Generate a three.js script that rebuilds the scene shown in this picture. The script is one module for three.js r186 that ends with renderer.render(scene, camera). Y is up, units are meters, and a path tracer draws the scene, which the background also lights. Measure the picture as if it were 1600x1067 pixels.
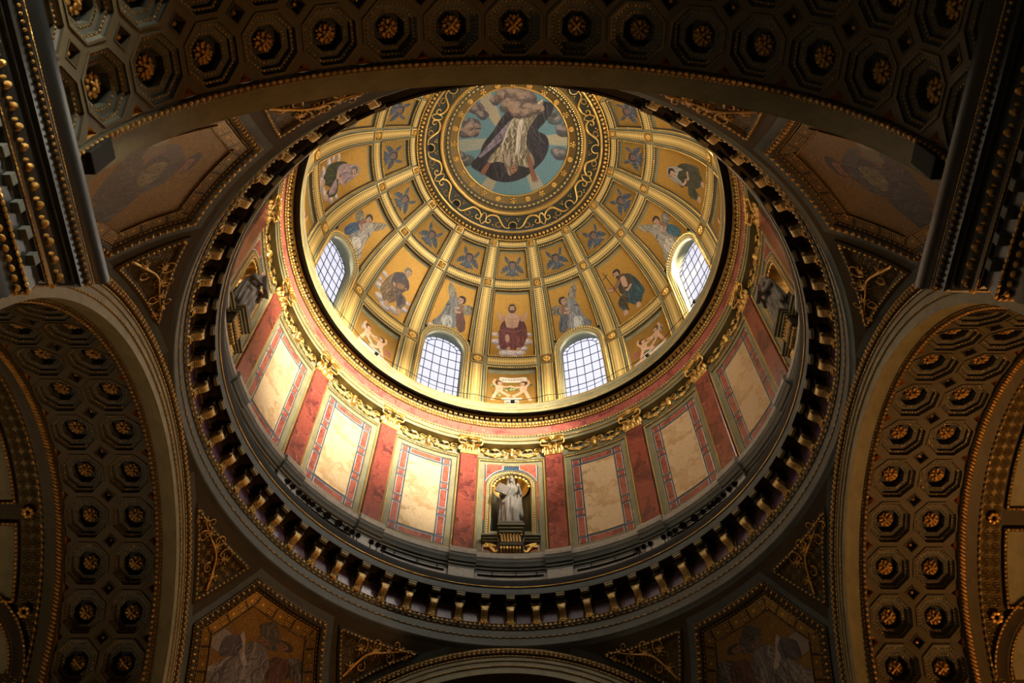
import * as THREE from 'three';
import { mergeGeometries, mergeVertices, toCreasedNormals } from 'three/addons/utils/BufferGeometryUtils.js';
import { RectAreaLightUniformsLib } from 'three/addons/lights/RectAreaLightUniformsLib.js';
import { RoundedBoxGeometry } from 'three/addons/geometries/RoundedBoxGeometry.js';
import { FontLoader } from 'three/addons/loaders/FontLoader.js';
import { TextGeometry } from 'three/addons/geometries/TextGeometry.js';

// ---------------------------------------------------------------- camera, sky, light, exposure
RectAreaLightUniformsLib.init();
const scene = new THREE.Scene();
const renderer = new THREE.WebGLRenderer({ antialias: true });
renderer.toneMapping = THREE.LinearToneMapping;
renderer.toneMappingExposure = 1.0;
renderer.shadowMap.enabled = true;
const EYE = 1.6, D2R = Math.PI / 180;
const camera = new THREE.PerspectiveCamera(2 * Math.atan(533.5 / 1395.25) / D2R, 1600 / 1067, 0.1, 300);
{
  const p = 60.461 * D2R, r = 0.342 * D2R;
  const F = new THREE.Vector3(0, Math.sin(p), -Math.cos(p)), X = new THREE.Vector3(1, 0, 0), U = new THREE.Vector3().crossVectors(X, F);
  const X2 = X.clone().multiplyScalar(Math.cos(r)).addScaledVector(U, Math.sin(r)), U2 = U.clone().multiplyScalar(Math.cos(r)).addScaledVector(X, -Math.sin(r));
  camera.quaternion.setFromRotationMatrix(new THREE.Matrix4().makeBasis(X2, U2, F.clone().negate()));
  camera.position.set(0, EYE, 15.063);
}
// hazy winter sky: pale lilac above, whiter towards the horizon and towards the veiled sun in the south-east
const SUN_AZ = 141 * D2R, SUN_EL = 17 * D2R;            // clockwise from the far end of the church
const sunDir = new THREE.Vector3(Math.sin(SUN_AZ) * Math.cos(SUN_EL), Math.sin(SUN_EL), -Math.cos(SUN_AZ) * Math.cos(SUN_EL));
{
  const W = 256, H = 128, d = new Float32Array(W * H * 4);
  for (let j = 0; j < H; j++) for (let i = 0; i < W; i++) {
    const el = ((j + .5) / H - .5) * Math.PI, az = ((i + .5) / W - .5) * 2 * Math.PI;
    const v = new THREE.Vector3(Math.cos(el) * Math.cos(az), Math.sin(el), Math.cos(el) * Math.sin(az));
    const t = Math.max(0, v.y), s = Math.max(0, v.dot(sunDir)), g = 1.75 + .4 * s * s;
    const k = (j * W + i) * 4;
    d[k] = g * (0.52 + .06 * t); d[k + 1] = g * (0.62 - .06 * t); d[k + 2] = g * (0.72 - .06 * t); d[k + 3] = 1;
  }
  const t = new THREE.DataTexture(d, W, H, THREE.RGBAFormat, THREE.FloatType);
  t.mapping = THREE.EquirectangularReflectionMapping; t.magFilter = t.minFilter = THREE.LinearFilter; t.needsUpdate = true;
  scene.background = t;
}
const sun = new THREE.DirectionalLight(0xfff0d2, 108);
sun.position.copy(sunDir).multiplyScalar(60).add(new THREE.Vector3(0, 40, 0)); sun.target.position.set(0, 40, 0);
sun.castShadow = true; sun.shadow.radius = 46; sun.shadow.mapSize.set(2048, 2048);
Object.assign(sun.shadow.camera, { left: -22, right: 22, top: 25, bottom: -25, near: 1, far: 130 });
scene.add(sun, sun.target);
// daylight of each dome window (azimuth in degrees, strength): the side towards the sun is stronger
const WINDOWS = [[-22.5, 3.2], [22.5, 3.2], [-67.5, 3], [67.5, 15], [112.5, 35], [-112.5, 3], [157.5, 10], [-157.5, 4]];
const DAY = 0xfff3e0, WARM = 0xffb060;                  // (each lamp's last entry is its colour)
// lamps of the side arms and the nave, outside the frame: x, height, z, strength
const LAMPS = [[19.5, 8, -6, 620, 0xffb468], [-19.5, 8, -6, 150, 0xffd6a4], [-4.5, 8, 20, 2.5, 0xffcf98], [4.5, 8, 20, 1.2, 0xffcf98]];

// ---------------------------------------------------------------- helpers
let seed = 7;
const rnd = () => { seed |= 0; seed = seed + 0x6D2B79F5 | 0; let t = Math.imul(seed ^ seed >>> 15, 1 | seed); t = t + Math.imul(t ^ t >>> 7, 61 | t) ^ t; return ((t ^ t >>> 14) >>> 0) / 4294967296; };
const V3 = (x, y, z) => new THREE.Vector3(x, y, z), lerp = (a, b, t) => a + (b - a) * t, clamp = (x, a, b) => Math.min(b, Math.max(a, x));
const sm = (a, b, x) => { const t = clamp((x - a) / (b - a), 0, 1); return t * t * (3 - 2 * t); };
const used = new Map();
function numbered(n) { const k = used.get(n) || 0; used.set(n, k + 1); return k ? `${n}_${String(k).padStart(3, '0')}` : n; }
const YAX = V3(0, 1, 0);
const shadows = o => { o.castShadow = o.receiveShadow = true; return o; };
// a Group whose origin is the point org (given in the frame in which its geometry is built), turned by az degrees clockwise about the dome's axis
function group(name, org = V3(0, 0, 0), az = 0, parent = scene) {
  const o = new THREE.Group(); o.name = parent === scene ? numbered(name) : name; o.org = org.clone();
  o.position.copy(org).applyAxisAngle(YAX, -az * D2R); o.rotation.y = -az * D2R; parent.add(o); return o;
}
function thing(name, label, category, grp, org, az) { const o = group(name, org, az); o.userData = { label, category }; if (grp) o.userData.group = grp; return o; }
function struct(name, label, org, az) { const o = group(name, org, az); o.userData = { kind: 'structure', label }; return o; }
function part(parent, name, geo, mat, extra) {              // geometry in the build frame; shifted to the parent's origin
  const g = geo.clone(), q = parent.org || V3(0, 0, 0); g.translate(-q.x, -q.y, -q.z);
  const m = shadows(new THREE.Mesh(g, mat)); m.name = name; m.org = q; parent.add(m); if (extra) Object.assign(m.userData, extra); return m;
}
function copy(src, az, label, grp) {
  const c = src.clone(); c.org = src.org; c.name = numbered(src.name.replace(/_\d{3}$/, '')); scene.add(c);
  c.position.copy(src.org).applyAxisAngle(YAX, -az * D2R); c.rotation.set(0, -az * D2R, 0);
  if (label) c.userData.label = label; if (grp) c.userData.group = grp; return c;
}
const ORD = ['', 'first', 'second', 'third', 'fourth', 'fifth', 'sixth', 'seventh', 'eighth', 'ninth', 'tenth', 'eleventh', 'twelfth', 'thirteenth', 'fourteenth', 'fifteenth', 'sixteenth', 'seventeenth', 'eighteenth', 'nineteenth', 'twentieth'];
const ord = n => n <= 20 ? ORD[n] : n < 30 ? 'twenty-' + ORD[n - 20] : n === 30 ? 'thirtieth' : 'thirty-' + ORD[n - 30];

// --- geometry on curved surfaces. A surface: map(u, v, w) to a point, mu(v) metres per unit of u. w is the height off it, into the room.
function make(pos, idx, uv) {
  const g = new THREE.BufferGeometry(); g.setAttribute('position', new THREE.Float32BufferAttribute(pos, 3)); g.setAttribute('uv', new THREE.Float32BufferAttribute(uv, 2)); g.setIndex(idx); return g;
}
function smoothed(g, angle = 0.55) { return toCreasedNormals(g, angle); }
function gridGeo(nu, nv, fn, uvf) {                          // fn(s, t) in 0..1
  const pos = [], uv = [], idx = [];
  for (let j = 0; j <= nv; j++) for (let i = 0; i <= nu; i++) { const p = fn(i / nu, j / nv), q = uvf ? uvf(i / nu, j / nv) : [i / nu, j / nv]; pos.push(p.x, p.y, p.z); uv.push(q[0], q[1]); }
  for (let j = 0; j < nv; j++) for (let i = 0; i < nu; i++) { const a = j * (nu + 1) + i, b = a + 1, c = a + nu + 1, d = c + 1; idx.push(a, b, d, a, d, c); }
  return make(pos, idx, uv);
}
function offsetPath(S, path, closed, d) {
  const n = path.length, out = [];
  for (let i = 0; i < n; i++) {
    const p = path[i], m = S.mu(p[1]);
    const a = path[closed ? (i + n - 1) % n : Math.max(0, i - 1)], b = path[closed ? (i + 1) % n : Math.min(n - 1, i + 1)];
    let x1 = (p[0] - a[0]) * m, y1 = p[1] - a[1], x2 = (b[0] - p[0]) * m, y2 = b[1] - p[1];
    let l1 = Math.hypot(x1, y1), l2 = Math.hypot(x2, y2);
    if (l1 < 1e-7) { x1 = x2; y1 = y2; l1 = l2; } if (l2 < 1e-7) { x2 = x1; y2 = y1; l2 = l1; }
    const n1 = [-y1 / l1, x1 / l1], n2 = [-y2 / l2, x2 / l2], k = 1 + n1[0] * n2[0] + n1[1] * n2[1], f = d / Math.max(.3, k);
    out.push([p[0] + (n1[0] + n2[0]) * f / m, p[1] + (n1[1] + n2[1]) * f]);
  }
  return out;
}
// moulding: profile [[d, w], ...] carried along the path, d to the left of its direction
function sweep(S, path, closed, prof, flat) {
  const rows = prof.map(([d, w]) => offsetPath(S, path, closed, d).map(q => S.map(q[0], q[1], w)));
  const n = path.length, m = prof.length, pos = [], uv = [], idx = []; const N = closed ? n + 1 : n;
  let L = 0; const len = [0]; for (let i = 1; i < N; i++) { L += rows[0][i % n].distanceTo(rows[0][(i - 1) % n]); len.push(L); }
  let pl = 0;
  for (let j = 0; j < m; j++) { if (j) pl += Math.hypot(prof[j][0] - prof[j - 1][0], prof[j][1] - prof[j - 1][1]); for (let i = 0; i < N; i++) { const p = rows[j][i % n]; pos.push(p.x, p.y, p.z); uv.push(len[i], pl); } }
  for (let j = 0; j < m - 1; j++) for (let i = 0; i < N - 1; i++) { const a = j * N + i, b = a + 1, c = a + N, d = c + 1; idx.push(a, b, d, a, d, c); }
  return smoothed(make(pos, idx, uv), flat || 0.55);
}
function dense(path, closed, S, step) {                     // adds points so that no piece of the path is longer than step metres
  const out = [], n = path.length;
  for (let i = 0; i < (closed ? n : n - 1); i++) {
    const a = path[i], b = path[(i + 1) % n], l = Math.hypot((b[0] - a[0]) * S.mu((a[1] + b[1]) / 2), b[1] - a[1]), k = Math.max(1, Math.ceil(l / step));
    for (let j = 0; j < k; j++) out.push([lerp(a[0], b[0], j / k), lerp(a[1], b[1], j / k)]);
  }
  if (!closed) out.push(path[n - 1]); return out;
}
const rect = (u0, v0, u1, v1) => [[u0, v0], [u1, v0], [u1, v1], [u0, v1]];
function slab(S, u0, v0, u1, v1, w0, w1, bev = .01, step = .5, uvScale = 1, uvo = [0, 0], fit = false) {
  const path = dense(rect(u0, v0, u1, v1), true, S, step), m = S.mu((v0 + v1) / 2);
  const bu = bev / m, nu = Math.max(1, Math.ceil((u1 - u0) * m / step)), nv = Math.max(1, Math.ceil((v1 - v0) / step));
  const uvf = fit ? (s, t) => [s, t] : (s, t) => [(lerp(u0, u1, s) * m + uvo[0]) * uvScale, (lerp(v0, v1, t) + uvo[1]) * uvScale];
  const cap = gridGeo(nu, nv, (s, t) => S.map(lerp(u0 + bu, u1 - bu, s), lerp(v0 + bev, v1 - bev, t), w1), uvf).toNonIndexed(); cap.computeVertexNormals();
  const side = sweep(S, path, true, [[0, w0], [0, w1 - bev], [bev, w1]], .3);
  return mergeGeometries([smoothed(cap, .5), side]);
}
function capPoly(S, path, w) {
  const tri = THREE.ShapeUtils.triangulateShape(path.map(p => new THREE.Vector2(p[0] * S.mu(p[1]), p[1])), []), pos = [], uv = [];
  for (const p of path) { const q = S.map(p[0], p[1], w); pos.push(q.x, q.y, q.z); uv.push(p[0] * S.mu(p[1]), p[1]); }
  const idx = []; for (const t of tri) idx.push(...t); return smoothed(make(pos, idx, uv), .5);
}
const slabPoly = (S, path, w0, w1, bev = .01) => mergeGeometries([capPoly(S, offsetPath(S, path, true, bev), w1), sweep(S, path, true, [[0, w0], [0, w1 - bev], [bev, w1]], .3)]);
// surface of revolution from [[R, h], ...]; a0..a1 degrees
function revolve(prof, n = 128, a0 = -180, a1 = 180, crease = .5) {
  const pos = [], uv = [], idx = []; let L = 0; const N = n + 1;
  prof.forEach(([R, h], j) => { if (j) L += Math.hypot(R - prof[j - 1][0], h - prof[j - 1][1]); for (let i = 0; i < N; i++) { const a = lerp(a0, a1, i / n) * D2R; pos.push(R * Math.sin(a), h + EYE, -R * Math.cos(a)); uv.push(a * Math.max(R, 3), L); } });
  for (let j = 0; j < prof.length - 1; j++) for (let i = 0; i < n; i++) { const a = j * N + i, b = a + 1, c = a + N, d = c + 1; idx.push(a, b, d, a, d, c); }
  return smoothed(make(pos, idx, uv), crease);
}
const BALL = new THREE.IcosahedronGeometry(1, 1), EGG = new THREE.SphereGeometry(1, 10, 7);
// a run of small cast ornaments along a path: [along, across, off] half sizes in metres
function beads(parent, S, path, closed, d, w, spacing, size, mat, name = 'bead_moulding', geo = BALL) {
  const p = offsetPath(S, path, closed, d), n = p.length, pts = p.map(q => S.map(q[0], q[1], w)), up = p.map((q, i) => S.map(q[0], q[1], w + .01).sub(pts[i]).normalize());
  const seg = closed ? n : n - 1; let L = 0; const ls = []; for (let i = 0; i < seg; i++) { const l = pts[i].distanceTo(pts[(i + 1) % n]); ls.push(l); L += l; }
  const count = Math.max(1, Math.round(L / spacing)), out = [], dl = L / count; let acc = 0, k = 0;
  for (let i = 0; i < seg; i++) {
    while (k < count && (k + .5) * dl <= acc + ls[i]) { const t = ((k + .5) * dl - acc) / ls[i], a = pts[i], b = pts[(i + 1) % n]; out.push([a.clone().lerp(b, t), b.clone().sub(a).normalize(), up[i]]); k++; } acc += ls[i];
  }
  return studs(parent, out, size, mat, name, geo);
}
function studs(parent, list, size, mat, name, geo = BALL) {
  const o = shadows(new THREE.InstancedMesh(geo, mat, list.length)), q = parent.org || V3(0, 0, 0), M = new THREE.Matrix4();
  list.forEach(([p, t, n], i) => { const b = V3().crossVectors(n, t).normalize(), n2 = V3().crossVectors(t, b); const s = size; M.makeBasis(t.clone().multiplyScalar(s[0]), b.multiplyScalar(s[1]), n2.multiplyScalar(s[2])); M.setPosition(p.clone().sub(q)); o.setMatrixAt(i, M); });
  o.name = name; o.userData.kind = 'stuff'; parent.add(o); return o;
}
const P3 = (R, h, azd) => V3(R * Math.sin(azd * D2R), h + EYE, -R * Math.cos(azd * D2R));
function tube(pts, r, seg = 24, rs = 6, closed = false) { return new THREE.TubeGeometry(new THREE.CatmullRomCurve3(pts, closed), seg, r, rs, closed); }
function taper(pts, r0, r1, seg = 20, rs = 6) {            // tube whose radius runs from r0 to r1
  const c = new THREE.CatmullRomCurve3(pts), g = new THREE.TubeGeometry(c, seg, 1, rs), p = g.attributes.position, q = V3();
  for (let i = 0; i <= seg; i++) { c.getPointAt(i / seg, q); const r = lerp(r0, r1, i / seg); for (let j = 0; j <= rs; j++) { const k = i * (rs + 1) + j; p.setXYZ(k, q.x + (p.getX(k) - q.x) * r, q.y + (p.getY(k) - q.y) * r, q.z + (p.getZ(k) - q.z) * r); } }
  return g;
}
const merged = a => mergeGeometries(a.map(g => { const h = g.index ? g.toNonIndexed() : g; for (const k of Object.keys(h.attributes)) if (!['position', 'normal', 'uv'].includes(k)) h.deleteAttribute(k); return h; }));
const blob = (x, y, z, a, b = a, c = a, d = 1) => new THREE.IcosahedronGeometry(1, d).scale(a, b, c).translate(x, y, z);
function bend(g, S, m) { const p = g.attributes.position; for (let i = 0; i < p.count; i++) { const q = S.map(p.getX(i) / m, p.getY(i), p.getZ(i)); p.setXYZ(i, q.x, q.y, q.z); } g.computeVertexNormals(); return g; }   // flat metres onto a surface
const box = (x0, y0, z0, x1, y1, z1, r = .012) => new RoundedBoxGeometry(x1 - x0, y1 - y0, z1 - z0, 1, r).translate((x0 + x1) / 2, (y0 + y1) / 2, (z0 + z1) / 2);

// surfaces
const cyl = R => ({ mu: () => R * D2R, map: (u, h, w) => P3(R - w, h, u) });
const DP = [[9.7, 36], [9.7, 38.5], [9.66, 40], [9.564, 41.05], [9.2, 42.6], [8.4, 44.42], [7.244, 45.88], [5.558, 47.56], [4.2, 48.5], [3.115, 49.3]];
const DT = (() => {                                          // dome profile by arc length, smoothed
  const c = new THREE.CatmullRomCurve3(DP.map(p => V3(p[0], p[1], 0)), false, 'centripetal'), n = 800, t = [[0, DP[0][0], DP[0][1]]]; let L = 0, a = c.getPoint(0);
  for (let i = 1; i <= n; i++) { const b = c.getPoint(i / n); L += b.distanceTo(a); t.push([L, b.x, b.y]); a = b; } return t;
})();
function domeAt(v) {
  let lo = 0, hi = DT.length - 2; v = clamp(v, 0, DT[DT.length - 1][0] - 1e-4); while (lo < hi) { const m = (lo + hi + 1) >> 1; if (DT[m][0] <= v) lo = m; else hi = m - 1; }
  const a = DT[lo], b = DT[lo + 1], t = (v - a[0]) / (b[0] - a[0]), dR = (b[1] - a[1]) / (b[0] - a[0]), dh = (b[2] - a[2]) / (b[0] - a[0]), l = Math.hypot(dR, dh);
  return { R: lerp(a[1], b[1], t), h: lerp(a[2], b[2], t), nR: -dh / l, nh: dR / l };
}
const dome = { mu: v => domeAt(v).R * D2R, map: (u, v, w) => { const d = domeAt(v); return P3(d.R + d.nR * w, d.h + d.nh * w, u); } };
// barrel of the near arm: u degrees from the crown, v distance from the crossing's centre
const barrel = (R, hc = 14) => ({ mu: () => R * D2R, map: (u, v, w) => V3((R - w) * Math.sin(u * D2R), hc + EYE + (R - w) * Math.cos(u * D2R), v) });
// face of the near arch: u degrees from the crown, v radius, w towards the crossing
const face = (z, hc = 14) => ({ mu: v => v * D2R, map: (u, v, w) => V3(-v * Math.sin(u * D2R), hc + EYE + v * Math.cos(u * D2R), z - w) });
// pendentive: sphere about the crossing's centre; u azimuth, v height
const sphere = { mu: v => Math.sqrt(167.2 - (v - 14) ** 2) * D2R, map: (u, v, w) => { const r = Math.sqrt(167.2 - (v - 14) ** 2), k = 1 - w / 12.93; return P3(r * k, 14 + (v - 14) * k, u); } };
const flat = (org, X, Y, Z) => ({ mu: () => 1, map: (u, v, w) => org.clone().addScaledVector(X, u).addScaledVector(Y, v).addScaledVector(Z, w) });

// ---------------------------------------------------------------- materials
const hash = (x, y) => { let h = Math.imul(x, 374761393) ^ Math.imul(y, 668265263); h = Math.imul(h ^ h >>> 13, 1274126177); return ((h ^ h >>> 16) >>> 0) / 4294967296; };
function vnoise(x, y, per) {                                 // value noise that repeats after per cells
  const xi = Math.floor(x), yi = Math.floor(y), fx = x - xi, fy = y - yi, w = k => ((k % per) + per) % per, u = fx * fx * (3 - 2 * fx), v = fy * fy * (3 - 2 * fy);
  const a = hash(w(xi), w(yi)), b = hash(w(xi + 1), w(yi)), c = hash(w(xi), w(yi + 1)), d = hash(w(xi + 1), w(yi + 1));
  return lerp(lerp(a, b, u), lerp(c, d, u), v);
}
function fbm(x, y, per, oct = 5, s = 0) { let a = .5, t = 0; for (let o = 0; o < oct; o++) { t += a * vnoise(x * per + s * 17.3, y * per + s * 9.1, per); per *= 2; a *= .5; } return t; }
function dataTex(n, fn, srgb = true) {
  const d = new Uint8Array(n * n * 4);
  for (let j = 0; j < n; j++) for (let i = 0; i < n; i++) { const c = fn(i / n, j / n), k = (j * n + i) * 4; d[k] = clamp(c[0], 0, 255); d[k + 1] = clamp(c[1], 0, 255); d[k + 2] = clamp(c[2], 0, 255); d[k + 3] = 255; }
  const t = new THREE.DataTexture(d, n, n); t.wrapS = t.wrapT = THREE.RepeatWrapping; t.magFilter = THREE.LinearFilter; t.minFilter = THREE.LinearMipmapLinearFilter; t.generateMipmaps = true; if (srgb) t.colorSpace = THREE.SRGBColorSpace; t.needsUpdate = true; return t;
}
const mix3 = (a, b, t) => [lerp(a[0], b[0], t), lerp(a[1], b[1], t), lerp(a[2], b[2], t)];
function marble(base, dark, vein, s, veinAmt = .7, ppm = .33) {
  const t = dataTex(512, (x, y) => {
    const w = fbm(x, y, 4, 4, s) - .5, w2 = fbm(x, y, 5, 4, s + 31) - .5, f = fbm(x + w * .7, y + w2 * .7, 5, 6, s + 3);
    let c = mix3(base, dark, sm(.42, .72, f));
    const q = Math.abs(fbm(x + w * .12, y + w2 * .1, 3, 5, s + 7) - .47), r = Math.abs(fbm(x, y + w * .2, 5, 4, s + 11) - .46);
    c = mix3(c, vein, veinAmt * Math.max(sm(.009, .001, q) * sm(.4, .62, fbm(x, y, 6, 3, s + 41) + .08), .5 * sm(.006, .001, r) * sm(.45, .6, fbm(x, y, 5, 3, s + 43) + .05)));
    const n = (fbm(x, y, 64, 2, s) - .4) * 26; return [c[0] + n, c[1] + n, c[2] + n];
  });
  t.repeat.set(ppm, ppm); return t;
}
const std = (o) => new THREE.MeshStandardMaterial(o);
const grime = dataTex(256, (x, y) => { const f = 205 + 70 * (fbm(x, y, 5, 5, 2) - .5) + 25 * (fbm(x, y, 60, 2, 5) - .5); return [f, f, f]; }, true); grime.repeat.set(.4, .4);
const chased = dataTex(256, (x, y) => { const f = 255 * clamp(.5 + 1.6 * (fbm(x, y, 24, 3, 4) - .45), 0, 1); return [f, f, f]; }, false); chased.repeat.set(1.6, 1.6);
const foliage = dataTex(256, (x, y) => {                     // acanthus scrolls in low relief
  const cx = (x * 4) % 1 - .5, cy = (y * 4) % 1 - .5, r = Math.hypot(cx, cy), a = Math.atan2(cy, cx), f = .5 + .5 * Math.sin(6 * a + 20 * r); const k = 255 * clamp(f * sm(.5, .35, r) + .6 * sm(.06, .03, Math.abs(r - .44)), 0, 1); return [k, k, k];
}, false);
const guil = (() => {                                        // guilloche: two crossing waves round bosses
  return dataTex(128, (x, y) => { const a = .5 + .3 * Math.sin(x * 2 * Math.PI), b = .5 - .3 * Math.sin(x * 2 * Math.PI), d = Math.min(Math.abs(y - a), Math.abs(y - b)); const e = Math.min(Math.hypot((x - .25) * .8, y - .5), Math.hypot((x - .75) * .8, y - .5)); const k = Math.max(sm(.13, .05, d), sm(.17, .1, e), sm(.43, .47, Math.abs(y - .5))); return [70 + 185 * k, 70 + 185 * k, 70 + 185 * k]; }, false);
})();
const guilMap = (() => { const d = guil.image.data, t = dataTex(128, (x, y) => { const k = d[((Math.round(y * 128) % 128) * 128 + Math.round(x * 128) % 128) * 4] / 255; return [lerp(92, 238, k), lerp(76, 206, k), lerp(38, 130, k)]; }); return t; })();
const M = {
  olive: std({ color: 0x9a9672, map: grime, roughness: .62 }),
  pale: std({ color: 0xaca684, map: grime, roughness: .6 }),
  slate: std({ color: 0x6f7672, map: grime, roughness: .6 }),
  bluegrey: std({ color: 0x5f6c70, map: grime, roughness: .6 }),
  umber: std({ color: 0x4e4326, map: grime, roughness: .7 }),
  soffit: std({ color: 0x3a2a18, map: grime, roughness: .7 }),
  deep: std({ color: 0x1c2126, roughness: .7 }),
  brown: std({ color: 0x635a40, map: grime, roughness: .65 }),
  cofferside: std({ color: 0x5a5e54, map: grime, roughness: .65 }),
  cornice: std({ color: 0x2b3133, map: grime, roughness: .34 }),
  corbel: std({ color: new THREE.Color().setRGB(.72, .54, .25), metalness: .85, roughness: .36, bumpMap: chased, bumpScale: .014 }),
  paving: std({ color: 0x3a342d, map: grime, roughness: .5 }),
  bronze: std({ color: new THREE.Color().setRGB(.2, .13, .045), metalness: .7, roughness: .5, bumpMap: chased, bumpScale: .01 }),
  shell: std({ color: new THREE.Color().setRGB(.82, .54, .17), metalness: .65, roughness: .42 }),
  gold: std({ color: new THREE.Color().setRGB(.86, .56, .17), metalness: 1, roughness: .33, bumpMap: chased, bumpScale: .006 }),
  goldold: std({ color: new THREE.Color().setRGB(.62, .39, .12), metalness: 1, roughness: .4, bumpMap: chased, bumpScale: .006 }),
  goldpale: std({ color: 0xd8bd78, metalness: .35, roughness: .45, bumpMap: chased, bumpScale: .004 }),
  guil: std({ map: guilMap, metalness: .45, roughness: .42, bumpMap: guil, bumpScale: .02 }),
  goldground: std({ color: 0x5b4c26, metalness: .5, roughness: .5, bumpMap: foliage, bumpScale: .03 }),
  green: std({ color: 0x2c3222, map: grime, roughness: .6 }),
  red: std({ map: marble([142, 70, 60], [92, 44, 44], [204, 156, 144], 1), roughness: .22 }),
  frieze: std({ map: marble([164, 92, 82], [126, 64, 62], [214, 176, 164], 21, .35), roughness: .25 }),
  cream: std({ map: marble([206, 182, 148], [186, 154, 114], [126, 106, 92], 5, .75), roughness: .25 }),
  tile: std({ map: marble([164, 90, 74], [122, 62, 56], [220, 180, 164], 9, .8, .6), roughness: .25 }),
  border: std({ map: marble([54, 76, 98], [38, 56, 78], [110, 128, 144], 13, .35, .8), roughness: .3 }),
  white: std({ color: 0xcfc8c0, roughness: .5 }),
  plinth: std({ map: marble([150, 146, 138], [112, 110, 106], [186, 178, 168], 15, .35), roughness: .4 }),
  purple: std({ map: marble([104, 78, 108], [68, 50, 84], [160, 134, 160], 17, .5, .6), roughness: .3 }),
  stone: std({ color: 0xa29b95, map: grime, roughness: .7 }),
  iron: std({ color: 0x16181a, roughness: .5, metalness: .6 }),
  black: std({ color: 0x050505, roughness: .8 }),
  glass: new THREE.MeshPhysicalMaterial({ color: 0xffffff, transmission: 1, thickness: 0, roughness: 0, ior: 1.45 }),
  plaster: std({ color: 0x4d463a, map: grime, roughness: .8 }),
  bulb: std({ color: 0xffe0b0, emissive: WARM, emissiveIntensity: 2 }),
};
M.shellgold = M.shell.clone(); M.shellgold.side = THREE.DoubleSide;
for (const k in M) if (k !== 'glass') M[k].side = THREE.DoubleSide;

// ---------------------------------------------------------------- the setting: floor, outer walls, piers
{
  const S = (name, g, m, label) => { const o = struct(name, label); part(o, name + '_surface', g, m); return o; };
  S('floor', box(-26, -.3, -26, 26, 0, 32, .05), M.paving, 'polished stone church floor');
  S('wall_far', box(-26, 0, -26.5, 26, 24, -25.7, .05), M.plaster, 'plain end wall of the far arm');
  S('wall_near', box(-26, 0, 31.7, 26, 24, 32.5, .05), M.plaster, 'plain end wall of the nave');
  S('wall_left', box(-26.5, 0, -26, -25.7, 24, 32, .05), M.plaster, 'end wall of the left arm');
  S('wall_right', box(25.7, 0, -26, 26.5, 24, 32, .05), M.plaster, 'end wall of the right arm');
  for (const [sx, sz] of [[-1, -1], [1, -1], [-1, 1], [1, 1]]) {
    const s = new THREE.Shape(); const z1 = sz > 0 ? 31.8 : 25.8;
    [[7.5, 9.4], [7.5, z1], [26, z1], [26, 7.5], [9.4, 7.5]].forEach(([x, z], i) => s[i ? 'lineTo' : 'moveTo'](sx * x, -sz * z));
    S('pier', new THREE.ExtrudeGeometry(s, { depth: 13.9 + EYE - .05, bevelEnabled: false }).rotateX(-Math.PI / 2).translate(0, .02, 0), M.plaster, 'massive crossing pier');
  }
}

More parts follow.
